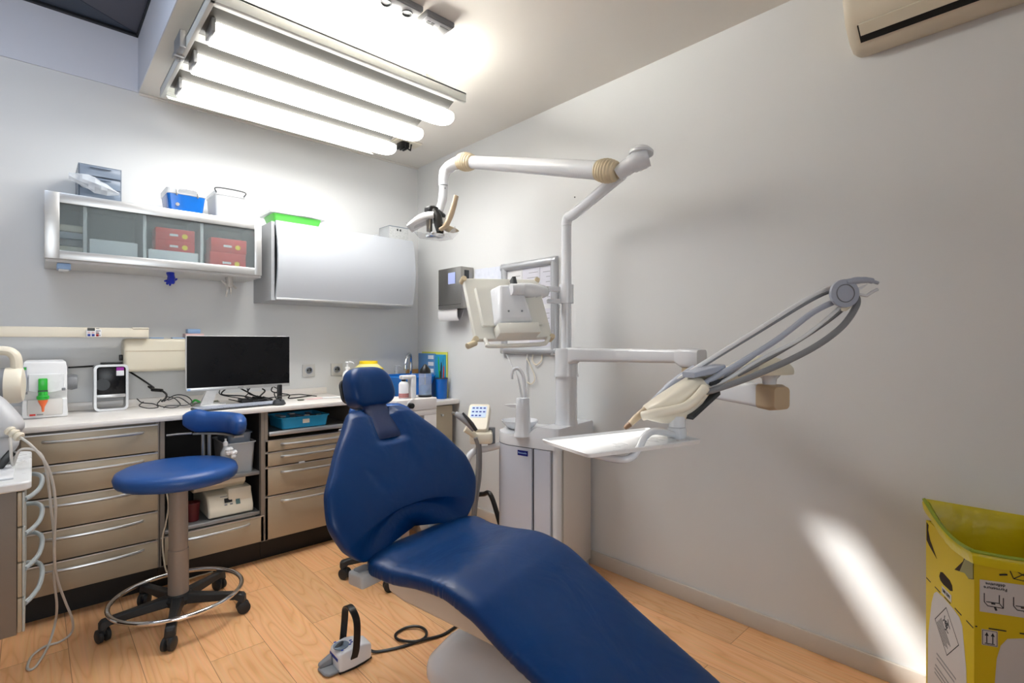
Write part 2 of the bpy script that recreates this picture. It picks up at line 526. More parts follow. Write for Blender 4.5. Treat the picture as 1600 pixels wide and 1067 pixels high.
b.bb((x0-0.022, -1.02, zb-0.004), (x0, -0.9, zt+0.02), 0.003).bb((x0-0.03, -0.94, zb-0.012), (x0+0.01, -0.905, zb+0.004), 0.003)
b.cyl((x0-0.01, -0.92, zb-0.02), (x0-0.01, -0.92, zb), 0.009)
b.build('mounting_bracket', M_ALUD, L)
for sx in (x0+0.2, x1-0.15):
    for sy in (y0+0.15, y1-0.2):
        MB().cyl((sx, sy, zt-0.002), (sx, sy, ZC), 0.008, n=10).build('suspension_rod', M_ALUD, L)

# ================================================================ sockets and connector on the ceiling
def ceiling_socket(x0, x1, label):
    o = thing('ceiling_socket_plate', label, 'socket', ((x0+x1)/2, -1.635, ZC))
    MB().bb((x0, -1.685, ZC-0.022), (x1, -1.588, ZC), 0.005).build('surface_box', mat('socket_grey', (116, 116, 118), 0.5), o)
    MB().bb((x0+0.006, -1.678, ZC-0.026), (x1-0.006, -1.595, ZC-0.0215), 0.002).build('cover', mat('socket_cover', (140, 140, 143), 0.5), o)
    return o
o = ceiling_socket(-1.245, -1.052, 'grey double power socket plate on the ceiling, with two dark round sockets')
for cx in (-1.195, -1.1):
    m = MB()
    m.lathe([(0.023, 0), (0.023, -0.004), (0.019, -0.004), (0.018, -0.001)], (cx, -1.636, ZC-0.0255))
    m.build('round_socket', M_DGREY, o)
o = ceiling_socket(-1.035, -0.895, 'grey data socket plate on the ceiling, with two small square ports')
m = MB()
for cx in (-1.005, -0.985):
    m.bb((cx-0.007, -1.655, ZC-0.0275), (cx+0.007, -1.641, ZC-0.0255))
m.build('data_port', M_BLACK, o)
MB().bb((-1.015, -1.64, ZC-0.0272), (-0.975, -1.605, ZC-0.0255), 0.001).build('port_flap', M_PAPER, o)
MB().bb((-0.955, -1.66, ZC-0.0275), (-0.91, -1.61, ZC-0.0255), 0.001).build('blank_cover', M_ALUD, o)
o = thing('ceiling_cable_connector', 'small black multi-pin cable connector under a beige ceiling plate beside the light', 'connector', (-0.335,-0.353,2.563))
q = (-0.346,-0.405,2.563)
MB().bb((q[0]-0.09, q[1]-0.05, ZC-0.012), (q[0]+0.09, q[1]+0.05, ZC), 0.003).build('ceiling_plate', M_CREAM, o)
m = MB()
m.bb((q[0]-0.055, q[1]-0.035, ZC-0.05), (q[0]+0.0, q[1]+0.03, ZC-0.012), 0.006)
for k in range(3):
    m.bb((q[0]-0.068+0.022*k, q[1]-0.04, ZC-0.062), (q[0]-0.054+0.022*k, q[1]+0.025, ZC-0.02), 0.004)
m.tube([(q[0]-0.01, q[1]-0.01, ZC-0.045), (q[0]+0.02, q[1]-0.01, ZC-0.055), (q[0]+0.028, q[1]-0.01, ZC-0.012)], 0.006)
m.build('black_plug', M_BLACK, o)

# ================================================================ air conditioner
A = thing('air_conditioner', 'cream wall air conditioner high on the right wall', 'air conditioner', (0, -3.36, 2.24))
ya, yb = -3.76, -2.945
prof = [(0, 2.235), (0.05, 2.222), (0.1, 2.235), (0.165, 2.285), (0.195, 2.35), (0.2, 2.42), (0.2, 2.5), (0.185, 2.535), (0, 2.54)]
def prof_ring(y, s):
    cx, cz = 0.1, 2.39
    return [(-(cx+(p[0]-cx)*s) if p[0] > 0 else 0.0, y, cz+(p[1]-cz)*s) for p in prof]
MB().loft([prof_ring(yb, 0.93), prof_ring(yb-0.012, 0.985), prof_ring(yb-0.03, 1.0), prof_ring(ya+0.03, 1.0), prof_ring(ya, 0.93)]).build('case', mat('air_conditioner_case', (214, 204, 184), 0.45, var=0.03), A, angle=50)
g = MB()
g.prism([(0.205, 2.425), (0.212, 2.43), (0.212, 2.525), (0.2, 2.54)], (0, ya+0.01, 0), (-1, 0, 0), (0, 0, 1), (0, yb-ya-0.012, 0))
g.build('front_cover', M_CREAM2, A)
d = Vector((-0.065, 0, 0.05)).normalized()
slot = MB()
slot.plate((-0.134, -3.34, 2.258), (0, 1, 0), d, 0.72, 0.062, 0.006)
slot.build('outlet_slot', mat('slot_black', (20, 18, 14), 0.8), A)
fl = MB()
fl.plate((-0.149, -3.34, 2.264), (0, 1, 0), d, 0.71, 0.042, 0.006)
fl.build('louvre', M_CREAM2, A, bev=0.001)

# tiny screw hole left in the right wall
single(MB().cyl((-0.003,-1.602,2.006), (0.004,-1.596,2.009), 0.004, n=10), 'wall_plug', M_DGREY, 'tiny dark wall plug hole in the right wall above the slanted pole', 'wall plug')

# ================================================================ base cabinets along the back wall
FY = -0.52                                   # plane of the drawer fronts
def bar_handle(par, xa, xb, z, y=FY, bow=0.03, r=0.0055):
    pts = spline([(xa, y+0.004, z), (xa+0.02, y-0.014, z), ((xa*3+xb)/4, y-bow*0.9, z), ((xa+xb)/2, y-bow, z), ((xa+xb*3)/4, y-bow*0.9, z), (xb-0.02, y-0.014, z), (xb, y+0.004, z)], 6)
    return MB().tube(pts, r, n=8, flat=1.3).build('handle', M_ALU, par)
def drawer(cab, x0, x1, z0, z1, hx0, hx1, hz):
    d = MB()
    d.bb((x0, FY, z0), (x1, FY+0.02, z1), 0.002)
    d.bb((x0+0.012, FY+0.02, z0+0.01), (x1-0.012, -0.06, z1-0.02))
    dr = d.build('drawer', M_TAUPE, cab)
    MB().bb((x0, FY-0.0015, z1-0.0045), (x1, FY+0.012, z1+0.001)).build('edge_strip', M_ALU, dr)
    bar_handle(dr, hx0, hx1, hz)
    return dr
def carcass(cab, x0, x1, z0, z1):
    c = MB()
    c.bb((x0, FY+0.005, z0), (x0+0.016, -0.02, z1)).bb((x1-0.016, FY+0.005, z0), (x1, -0.02, z1))
    c.bb((x0, FY+0.03, z0), (x1, -0.02, z0+0.016)).bb((x0, -0.03, z0), (x1, -0.02, z1)).bb((x0, FY+0.03, z1-0.016), (x1, -0.02, z1))
    return c.build('carcass', M_TAUPED, cab)
def plinth(cab, x0, x1):
    return MB().bb((x0, FY+0.075, 0.0), (x1, -0.03, 0.122)).build('plinth', M_KICK, cab)

ZT = 0.817                                   # underside of the worktop
C1 = thing('drawer_cabinet', 'taupe five-drawer base cabinet at the left end of the worktop', 'cabinet', (-2.02, -0.27, 0))
carcass(C1, -2.265, -1.772, 0.122, ZT)
plinth(C1, -2.265, -1.772)
for z0, z1 in ((0.678, 0.806), (0.538, 0.672), (0.398, 0.532), (0.261, 0.392), (0.124, 0.255)):
    drawer(C1, -2.25, -1.779, z0, z1, -2.185, -1.835, z1-0.032)

C2 = thing('open_base_cabinet', 'taupe base cabinet with dark open shelves above one drawer, behind the stool', 'cabinet', (-1.535, -0.27, 0))
c = MB()
c.bb((-1.77, FY+0.0, 0.122), (-1.752, -0.02, ZT)).bb((-1.318, FY+0.0, 0.122), (-1.301, -0.02, ZT)).bb((-1.752, FY+0.03, 0.122), (-1.318, -0.02, 0.138))
c.build('side_panel', M_TAUPED, C2)
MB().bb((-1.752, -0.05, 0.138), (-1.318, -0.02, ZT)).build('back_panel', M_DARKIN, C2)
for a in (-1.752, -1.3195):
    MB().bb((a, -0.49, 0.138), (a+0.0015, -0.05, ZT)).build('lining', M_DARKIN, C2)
plinth(C2, -1.77, -1.301)
drawer(C2, -1.768, -1.303, 0.124, 0.262, -1.7, -1.375, 0.232)
for z in (0.5, 0.284):
    sh = MB()
    sh.bb((-1.75, -0.5, z-0.012), (-1.32, -0.05, z)).bb((-1.75, -0.508, z-0.016), (-1.32, -0.492, z+0.004), 0.004)
    sh.build('shelf', M_ALUD, C2)

C3 = thing('drawer_cabinet', 'taupe base cabinet with a pull-out tray over four drawers, beside the dental chair', 'cabinet', (-1.05, -0.27, 0))
c = MB()
c.bb((-1.3, FY+0.0, 0.122), (-1.283, -0.02, ZT)).bb((-0.79, FY+0.005, 0.122), (-0.775, -0.02, ZT)).bb((-1.283, FY+0.03, 0.122), (-0.79, -0.02, 0.138)).bb((-1.283, -0.03, 0.122), (-0.79, -0.02, 0.69))
c.build('side_panel', M_TAUPED, C3)
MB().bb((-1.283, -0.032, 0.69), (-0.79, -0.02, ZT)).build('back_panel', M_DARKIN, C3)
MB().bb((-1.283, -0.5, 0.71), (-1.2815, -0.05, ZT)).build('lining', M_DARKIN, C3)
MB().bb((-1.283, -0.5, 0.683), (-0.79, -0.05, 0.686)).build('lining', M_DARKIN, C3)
plinth(C3, -1.3, -0.775)
for z0, z1 in ((0.6, 0.662), (0.52, 0.595), (0.362, 0.514), (0.124, 0.356)):
    drawer(C3, -1.298, -0.777, z0, z1, -1.215, -0.86, z1-0.028 if z1-z0 < 0.1 else z1-0.034)
t = MB()
t.bb((-1.28, FY-0.005, 0.692), (-0.792, -0.06, 0.7)).bb((-1.28, FY-0.014, 0.686), (-0.792, FY+0.004, 0.71), 0.003)
t.build('pull_out_tray', M_ALU, C3)
MB().bb((-1.12, FY-0.006, 0.51), (-1.085, FY-0.0005, 0.522), 0.003).build('lock_tab', M_PAPER, C3)

C4 = thing('sink_cabinet', 'taupe sink base cabinet in the corner, partly hidden by the white side table', 'cabinet', (-0.4, -0.27, 0))
c = MB()
c.bb((-0.773, FY+0.02, 0.1), (-0.045, -0.02, 0.116)).bb((-0.773, FY+0.02, 0.1), (-0.757, -0.02, 0.758)).bb((-0.061, FY+0.02, 0.1), (-0.045, -0.02, 0.758)).bb((-0.773, -0.03, 0.1), (-0.045, -0.02, 0.758))
c.build('carcass', M_TAUPED, C4)
plinth(C4, -0.773, -0.045)
for a, b in ((-0.77, -0.5), (-0.496, -0.24), (-0.236, -0.047)):
    d = MB().bb((a, FY, 0.124), (b, FY+0.02, 0.752), 0.002).build('door', M_TAUPE, C4)
    MB().cyl(((a+b)/2, FY, 0.69), ((a+b)/2, FY-0.02, 0.69), 0.008, n=12).build('knob', M_ALU, d)

# continuous worktops
W1 = thing('worktop', 'long white worktop with low upstand running along the back wall', 'worktop', (-1.53, -0.27, 0.819))
w = MB()
w.bb((-2.4, -0.54, 0.819), (-0.74, -0.002, 0.845), 0.004)
w.build('slab', M_WORKTOP, W1)
MB().bb((-2.4, -0.016, 0.845), (-0.74, -0.002, 0.887), 0.003).build('upstand', M_WORKTOP, W1)
MB().bb((-2.4, -0.53, 0.0), (-2.27, -0.02, 0.818)).build('end_panel', M_TAUPED, W1)
W2 = single(MB().bb((-0.735, -0.545, 0.76), (-0.004, -0.004, 0.79), 0.004), 'sink_worktop', M_WORKTOP, 'lower white worktop in the corner carrying the blue basin and blue cup', 'worktop')

# ================================================================ wall cabinets
G = thing('glass_wall_cabinet', 'long wall cabinet with frosted glass door in an aluminium frame', 'wall cabinet', (-1.72, -0.175, 1.56))
x0, x1, z0, z1, yf = -2.177, -1.262, 1.575, 1.878, -0.35
b = MB()
b.bb((x0+0.004, -0.33, z0-0.012), (x1, -0.004, z0+0.006)).bb((x0+0.004, -0.33, z1-0.014), (x1, -0.004, z1+0.004))
b.bb((x0+0.004, -0.33, z0), (x0+0.02, -0.004, z1)).bb((x1-0.016, -0.33, z0), (x1, -0.004, z1)).bb((x0+0.004, -0.016, z0), (x1, -0.004, z1))
b.build('body', mat('cabinet_body_white', (206, 206, 204), 0.45), G)
px0, px1, pz0, pz1 = -2.125, -1.3, 1.615, 1.832
f = MB()
f.bb((x0, yf, z0), (px0, -0.332, z1), 0.002).bb((px1, yf, z0), (x1, -0.332, z1), 0.002)
f.bb((px0-0.002, yf, z0), (px1+0.002, -0.332, pz0), 0.002).bb((px0-0.002, yf, pz1), (px1+0.002, -0.332, z1), 0.002)
fr = f.build('door', M_ALU, G)
MB().bb((px0-0.004, -0.344, pz0-0.004), (px1+0.004, -0.340, pz1+0.004)).build('glass_pane', M_GLASSF, fr)
for i, px in enumerate((133, 226, 315)):
    xd = (-2.034, -1.804, -1.554)[i]
    MB().bb((xd-0.007, -0.32, z0), (xd+0.007, -0.02, z1-0.012)).build('divider', mat('cabinet_divider', (222, 222, 220), 0.5) if i == 0 else MATS['cabinet_divider'], G)
BZ = z0+0.0065
def redbox(xa, xb, za, zb, ya, label):
    o = thing('glove_box', label, 'box', ((xa+xb)/2, ya+0.06, za), 0, 'red boxes in the glass cabinet')
    MB().bb((xa, ya, za), (xb, ya+0.12, zb), 0.001).build('carton', M_RED, o)
    MB().cyl((xb-0.045, ya-0.001, (za+zb)/2-0.005), (xb-0.045, ya+0.001, (za+zb)/2-0.005), 0.013).build('yellow_seal', M_YELLOW, o)
    MB().bb((xa+0.06, ya-0.0008, (za+zb)/2-0.008), (xb-0.075, ya+0.001, (za+zb)/2+0.003)).build('print', M_PAPER, o)
xa, xb = -1.758, -1.586
single(MB().bb((xa-0.03, -0.315, BZ), (xb+0.015, -0.16, 1.668), 0.001), 'white_carton', M_PAPER, 'flat white carton under the stacked red boxes in the glass cabinet', 'box')
redbox(xa, xb, 1.6685, 1.724, -0.315, 'lower red box of the stack on the white carton in the glass cabinet')
redbox(xa, xb, 1.7245, 1.784, -0.315, 'upper red box of the stack on the white carton in the glass cabinet')
xa, xb = -1.517, -1.34
redbox(xa, xb, BZ, 1.687, -0.328, 'lower red box in the right-hand compartment of the glass cabinet')
redbox(xa+0.005, xb+0.004, 1.6875, 1.764, -0.328, 'upper red box in the right-hand compartment of the glass cabinet')
single(MB().bb((-2.017, -0.3, BZ), (-1.831, -0.1, 1.69), 0.002), 'paper_stack', M_PAPER, 'low white paper stack in the second compartment of the glass cabinet', 'paper')
for k in range(5):
    single(MB().bb((-2.13, -0.29+0.004*k, BZ+0.034*k), (-2.04, -0.06, BZ+0.034*k+0.03), 0.002), 'archive_folder', (M_BLUEGREY, M_CREAM, M_GREYP)[k % 3],
           ('lowest', 'second', 'third', 'fourth', 'topmost')[k]+' folder of the pile in the leftmost compartment of the glass cabinet', 'folder', 'folders in the glass cabinet')

# things under the glass cabinet
o = thing('cup_dispenser', 'pale blue plastic cup holder fixed under the left end of the glass cabinet', 'holder', (-2.109, -0.26, 1.53))
xa, xb = -2.133, -2.084
MB().bb((xa, -0.31, 1.535), (xb, -0.23, 1.562), 0.004).build('shell', M_PBLUE, o)
MB().bb((xa+0.006, -0.304, 1.528), (xb-0.006, -0.236, 1.5355), 0.003).build('rim', M_WHITE, o)
def glove(name, m, base, scale, label, splay):
    o = MB()
    bx, by, bz = base
    o.tube(spline([(bx, by, bz), (bx+0.004*scale, by-0.004, bz-0.03*scale), (bx, by-0.002, bz-0.06*scale)], 4), [0.03*scale, 0.027*scale, 0.03*scale, 0.031*scale, 0.026*scale], n=10, flat=0.6)
    for k, (dx, ln) in enumerate(splay):
        o.tube(spline([(bx+dx*0.3, by-0.002, bz-0.045*scale), (bx+dx*0.7, by-0.006, bz-0.045*scale-ln*0.55), (bx+dx, by-0.002, bz-0.045*scale-ln)], 4), [0.010*scale, 0.0095*scale, 0.009*scale, 0.007*scale, 0.005*scale], n=8, flat=0.7)
    return single(o, name, m, label, 'glove')
glove('blue_glove', M_GLOVEB, (-1.685, -0.25, 1.565), 1.0, 'crumpled blue rubber glove hanging out under the glass cabinet', ((-0.026, 0.004), (-0.016, 0.02), (-0.002, 0.026), (0.012, 0.012), (0.03, -0.012)))
glove('white_glove', M_GLOVEW, (-1.408, -0.25, 1.565), 0.95, 'limp white latex glove hanging under the right end of the glass cabinet', ((-0.04, -0.02), (-0.012, 0.07), (0.012, 0.055), (0.04, 0.02)))

K = thing('curved_wall_cabinet', 'white wall cabinet with bulging glossy flap door on a grey body', 'wall cabinet', (-0.74, -0.17, 1.44))
x0, x1, z0, z1 = -1.204, -0.268, 1.44, 1.9
b = MB()
b.bb((x0, -0.33, z0), (x1+0.001, -0.004, z0+0.018)).bb((x0, -0.33, z1-0.02), (x1+0.001, -0.004, z1-0.002)).bb((x0, -0.33, z0+0.0182), (x0+0.018, -0.004, z1-0.0202)).bb((x1-0.017, -0.33, z0+0.0182), (x1+0.001, -0.004, z1-0.0202)).bb((x0+0.018, -0.02, z0+0.0182), (x1-0.017, -0.004, z1-0.0202))
b.build('body', mat('grey_cabinet_body', (168, 170, 173), 0.45, var=0.02), K)
rings = []
for k in range(17):
    t = k/16
    z = z0+0.014+(z1-z0-0.01)*t
    y = -0.338-0.048*math.sin(PI*(0.06+0.88*t))
    rings.append([(x0+0.02, y, z), (x1+0.004, y, z), (x1+0.004, y+0.018, z), (x0+0.02, y+0.018, z)])
MB().loft(rings).build('flap_door', mat('grey_white_gloss', (172, 176, 182), 0.5, var=0.01, scale=1), K, angle=60)
MB().bb((x0+0.02, -0.352, z0+0.002), (x1, -0.33, z0+0.016), 0.003).build('grip_rail', M_ALU, K)

# ================================================================ boxes on top of the wall cabinets
T1 = 1.8825
o = thing('drawer_organizer', 'smoky clear three-drawer organizer on the left of the glass cabinet', 'organizer', (-1.972, -0.17, T1))
xa, xb = -2.057, -1.892
zz = [T1, T1+0.055, T1+0.11, T1+0.165]
b = MB()
for z in zz: b.bb((xa, -0.27, z), (xb, -0.05, z+0.003))
b.bb((xa, -0.27, T1), (xa+0.003, -0.05, T1+0.165)).bb((xb-0.003, -0.27, T1), (xb, -0.05, T1+0.165)).bb((xa, -0.053, T1), (xb, -0.05, T1+0.165))
b.build('shell', M_GREYCLEAR, o)
for z in zz[:3]:
    d = MB()
    d.bb((xa+0.005, -0.278, z+0.005), (xb-0.005, -0.274, z+0.052), 0.001).bb((xa+0.006, -0.274, z+0.005), (xb-0.006, -0.07, z+0.008))
    dd = d.build('drawer', M_GREYCLEAR, o)
    MB().bb(((xa+xb)/2-0.04, -0.288, z+0.042), ((xa+xb)/2+0.04, -0.278, z+0.048), 0.001).build('lip', M_GREYCLEAR, dd)
bag = MB()
rings = []
R_ = random.Random(3)
for k in range(9):
    t = k/8
    x = xa-0.035+(xb-xa+0.02)*t
    h = 0.028*(0.15+math.sin(PI*min(1, t*0.9+0.08)))
    zc = T1+0.09-0.052*t
    ring = []
    for j in range(12):
        a = 2*PI*j/12
        jit = 1+R_.uniform(-0.25, 0.25)
        ring.append((x, -0.31+0.03*math.cos(a)*jit*(0.4+h*20), zc+h*math.sin(a)*jit))
    rings.append(ring)
bag.loft(rings)
single(bag, 'plastic_bag', mat('crumpled_clear_film', (226, 232, 238), 0.18, alpha=0.5, bump=0.5, bscale=35), 'crumpled clear plastic bag hanging on the front of the clear organizer', 'bag', angle=20)

def storage_box(name, label, xa, xb, ya, yb, z0, h, m_body, m_lid, lid_h, taper=0.012):
    o = thing(name, label, 'storage box', ((xa+xb)/2, (ya+yb)/2, z0))
    rings = []
    for z, t in ((0, taper), (0.006, taper*0.9), (h-lid_h, 0.0), (h-lid_h, 0.003), (0.01, taper+0.003)):
        cx, cy = (xa+xb)/2, (ya+yb)/2
        rings.append([(cx+x, cy+y, z0+z) for x, y in rrect(xb-xa-2*t, yb-ya-2*t, 0.015, 4)])
    MB().loft(rings).build('tub', m_body, o)
    MB().plate(((xa+xb)/2, (ya+yb)/2, z0+h-lid_h/2), (1, 0, 0), (0, 1, 0), xb-xa+0.008, yb-ya+0.008, lid_h, 0.018).build('lid', m_lid, o, bev=0.003)
    return o
xa, xb = -1.703, -1.527
o = storage_box('blue_storage_box', 'blue see-through storage box with clear white lid and clip handle', xa, xb, -0.28, -0.1, T1, 0.125, M_BLUEP, M_CLEARW, 0.03)
for hx in (xa+0.04, xb-0.04):
    MB().tube([(hx, -0.29, T1+0.118), (hx, -0.296, T1+0.1), (hx, -0.292, T1+0.085)], 0.004, n=8).build('wire_clip', M_STEEL, o)
MB().tube(spline([(xa+0.04, -0.294, T1+0.112), (xa+0.055, -0.298, T1+0.122), (xb-0.055, -0.298, T1+0.122), (xb-0.04, -0.294, T1+0.112)], 5), 0.006, n=8).build('handle', M_WHITE, o)
MB().cyl((xa+0.045, -0.282, T1+0.04), (xa+0.045, -0.286, T1+0.04), 0.009, n=14).build('lock_button', M_STEEL, o)
single(MB().bb((xa+0.03, -0.26, T1+0.007), (xb-0.03, -0.13, T1+0.06), 0.004), 'box_contents', mat('teal_card', (10, 110, 150), 0.5), 'dark teal packet inside the blue storage box', 'packet')
xa, xb = -1.483, -1.334
o = storage_box('clear_storage_box', 'cloudy clear storage box with dark bail handle beside the blue box', xa, xb, -0.285, -0.09, T1, 0.15, M_CLEARW, M_CLEARW, 0.022, 0.008)
MB().tube(spline([(xa+0.005, -0.292, T1+0.135), (xa+0.006, -0.297, T1+0.162), (xb-0.006, -0.297, T1+0.162), (xb-0.005, -0.292, T1+0.135)], 6), 0.0035, n=8).build('bail_handle', M_DGREY, o)
single(MB().lathe([(0.0, 0), (0.045, 0), (0.05, 0.03), (0.03, 0.06), (0.0, 0.065)], ((xa+xb)/2-0.01, -0.19, T1+0.01), n=14), 'cotton_roll_bag', M_PAPER, 'white bundle inside the cloudy clear storage box', 'bundle')
T2 = 1.8985
o = thing('green_storage_tray', 'bright green storage tub with clear overhanging lid on the curved cabinet', 'storage box', (-1.006, -0.2, T2))
xa, xb = -1.178, -0.885
rings = []
for z, t in ((0, 0.02), (0.004, 0.018), (0.062, 0.0), (0.062, 0.003), (0.006, 0.021)):
    rings.append([((xa+xb)/2+x, -0.19+y, T2+z) for x, y in rrect(xb-xa-2*t, 0.19-2*t, 0.02, 4)])
MB().loft(rings).build('tub', M_LGREEN, o)
MB().plate(((xa+xb)/2, -0.19, T2+0.069), (1, 0, 0), (0, 1, 0), xb-xa+0.04, 0.22, 0.012, 0.02).plate(((xa+xb)/2, -0.19, T2+0.079), (1, 0, 0), (0, 1, 0), xb-xa-0.02, 0.17, 0.01, 0.02).build('lid', M_CLEARW, o)
MB().bb(((xa+xb)/2+0.0, -0.306, T2+0.066), ((xa+xb)/2+0.08, -0.302, T2+0.082)).build('label_strip', M_PAPER, o)
# flat clear tray and box
xa, xb = -0.767, -0.437
single(MB().bb((xa, -0.26, T2), (xb, -0.06, T2+0.003)).bb((xa, -0.26, T2), (xb, -0.256, T2+0.022)).bb((xa, -0.064, T2), (xb, -0.06, T2+0.022)).bb((xa, -0.26, T2), (xa+0.004, -0.06, T2+0.022)).bb((xb-0.004, -0.26, T2), (xb, -0.06, T2+0.022)), 'flat_tray', M_CLEAR, 'shallow clear tray lying on the curved white cabinet', 'tray')
xa, xb = -0.427, -0.321
o = thing('acrylic_stand', 'slanted clear acrylic stand leaning beside the perforated box', 'stand', ((xa+xb)/2, -0.1, T2))
MB().prism([(0, 0), (xb-xa, 0), (xb-xa, 0.09), (0.03, 0.08), (0.0, 0.05)], (xa, -0.05, T2), (1, 0, 0), (0, 0, 1), (0, 0.003, 0)).build('panel', M_CLEAR, o)
MB().bb((xa, -0.12, T2), (xb, -0.05, T2+0.003)).build('foot', M_CLEAR, o)
xa, xb = -0.39, -0.235
o = thing('perforated_box', 'clear speckled box with perforated sides at the right end of the curved cabinet', 'box', ((xa+xb)/2, -0.17, T2))
b = MB()
b.bb((xa, -0.24, T2), (xb, -0.1, T2+0.006)).bb((xa, -0.24, T2), (xa+0.004, -0.1, T2+0.115)).bb((xb-0.004, -0.24, T2), (xb, -0.1, T2+0.115)).bb((xa, -0.104, T2), (xb, -0.1, T2+0.115))
b.build('walls', M_CLEARW, o)
def speckle():
    m = mat('speckled_plastic', (190, 192, 192), 0.35, var=0.45, scale=170)
    return m
MB().bb((xa+0.002, -0.242, T2+0.002), (xb-0.002, -0.238, T2+0.112)).build('perforated_front', speckle(), o)
MB().bb((xa, -0.243, T2+0.112), (xb, -0.1, T2+0.117)).build('lid', M_GREYCLEAR, o)
m = MB()
for dx in (-0.012, 0.012): m.bb(((xa+xb)/2+dx-0.005, -0.2445, T2+0.086), ((xa+xb)/2+dx+0.005, -0.2415, T2+0.1))
m.build('finger_holes', M_DGREY, o)

# ================================================================ on the shelves of the base cabinets
xa, xb = -1.475, -1.335
def bin_(name, label, xa, xb, ya, yb, z, h, m, tp=0.01):
    o = thing(name, label, 'bin', ((xa+xb)/2, (ya+yb)/2, z))
    rings = []
    for zz, t in ((0, tp), (0.004, tp*0.9), (h, 0.0), (h, 0.004), (0.006, tp+0.003)):
        rings.append([((xa+xb)/2+x, (ya+yb)/2+y, z+zz) for x, y in rrect(xb-xa-2*t, yb-ya-2*t, 0.014, 4)])
    MB().loft(rings).build('tub', m, o)
    MB().tube([((xa+xb)/2+x, (ya+yb)/2+y, z+h) for x, y in rrect(xb-xa+0.006, yb-ya+0.006, 0.014, 4)], 0.004, n=6, loop=True).build('rim', m, o)
    return o
bin_('clear_bin', 'cloudy clear plastic bin standing on the upper shelf behind the stool', xa, xb, -0.48, -0.2, 0.5005, 0.16, M_CLEARW)
bin_('clear_bin', 'second cloudy bin with dark filling stacked inside the bin behind the stool', xa+0.012, xb-0.012, -0.46, -0.22, 0.585, 0.125, M_GREYCLEAR)
o = thing('pump_bottle', 'small frosted bottle with pump top before the clear bin on the open shelf', 'bottle', (-1.482, -0.497, 0.504))
bx = -1.482
MB().lathe([(0.0, 0), (0.022, 0), (0.024, 0.01), (0.024, 0.12), (0.012, 0.142), (0.011, 0.155), (0.0, 0.155)], (bx, -0.49, 0.5045), n=20).build('body', M_CLEARW, o)
MB().lathe([(0.0, 0), (0.012, 0), (0.012, 0.018), (0.005, 0.022), (0.005, 0.035), (0.0, 0.035)], (bx, -0.49, 0.6595), n=14).build('pump', M_WHITE, o)
gl = MB()
for k in range(7):
    a = k*0.9
    gl.lathe([(0.0, -0.013), (0.012, -0.008), (0.014, 0.002), (0.008, 0.012), (0.0, 0.014)], (bx+0.02+0.016*math.cos(a*2), -0.516, 0.622+0.018*math.sin(a*1.7)), n=8)
single(gl, 'tissue_clump', M_PAPER, 'crumpled white tissue stuck on the small frosted pump bottle', 'tissue')
o = thing('amalgam_mixer', 'cream amalgam mixing machine with small display on the lower shelf', 'machine', (-1.49, -0.3, 0.285))
q0, q1 = -1.559, -1.345
MB().prism([(-0.485, 0.29), (-0.485, 0.33), (-0.45, 0.395), (-0.36, 0.41), (-0.16, 0.41), (-0.14, 0.39), (-0.14, 0.29)], (q0, 0, 0), (0, 1, 0), (0, 0, 1), (q1-q0, 0, 0)).build('case', M_CREAM, o, bev=0.008)
MB().bb((q1-0.12, -0.47, 0.345), (q1-0.006, -0.2, 0.424), 0.008).build('lid', M_CREAM, o)
n1 = Vector((0, -0.065, 0.035)).normalized()
up = Vector((0, 0.035, 0.065)).normalized()
MB().plate((q0+0.095, -0.4685, 0.366), (1, 0, 0), up, 0.036, 0.022, 0.004).build('display', M_BLACK, o)
MB().plate((q0+0.14, -0.468, 0.366), (1, 0, 0), up, 0.02, 0.056, 0.003).build('button_strip', mat('teal_grey_print', (70, 100, 100), 0.5), o)
m = MB()
for k in (-1, 1): m.plate((q0+0.095+0.013*k, -0.478, 0.347), (1, 0, 0), up, 0.012, 0.006, 0.004)
m.build('keys', M_GREYP, o)
MB().plate((q0+0.095, -0.457, 0.3862), (1, 0, 0), up, 0.07, 0.003, 0.003).build('lettering', M_GREYP, o)
single(MB().cyl((q1+0.0, -0.3, 0.385), (q1+0.014, -0.3, 0.385), 0.018), 'mixer_dial', M_CREAM2, 'round cream dial on the side of the amalgam mixing machine', 'dial')
o = thing('beige_scoop_bin', 'beige sloping plastic case tucked under the upper shelf behind the stool', 'case', (-1.46, -0.3, 0.4245))
MB().prism([(-0.47, 0.455), (-0.43, 0.4255), (-0.2, 0.4255), (-0.2, 0.482), (-0.47, 0.482)], (-1.62, 0, 0), (0, 1, 0), (0, 0, 1), (0.24, 0, 0)).build('shell', M_CREAM2, o, bev=0.004)
MB().bb((-1.63, -0.475, 0.477), (-1.37, -0.2, 0.483), 0.002).build('rim', M_CREAM, o)
o = thing('dark_red_cup', 'dark red plastic cup on the lower shelf behind the stool column', 'cup', (-1.70, -0.42, 0.285))
MB().lathe([(0.0, 0), (0.028, 0), (0.034, 0.09), (0.031, 0.09), (0.026, 0.006), (0.0, 0.006)], (-1.617, -0.42, 0.2845), n=20).build('body', M_BROWN, o)
MB().lathe([(0.0345, 0), (0.036, 0.004), (0.0345, 0.008)], (-1.617, -0.42, 0.37), n=20).build('rim_band', M_BROWN, o)
xa, xb = -1.205, -0.939
o = bin_('blue_utensil_tray', 'cyan plastic tray full of packets on the pull-out tray', xa, xb, -0.505, -0.27, 0.7105, 0.06, M_CYAN, 0.008)
MB().bb(((xa+xb)/2-0.018, -0.5068, 0.735), ((xa+xb)/2+0.02, -0.5035, 0.758)).build('label', M_CREAM, o)
R_ = random.Random(11)
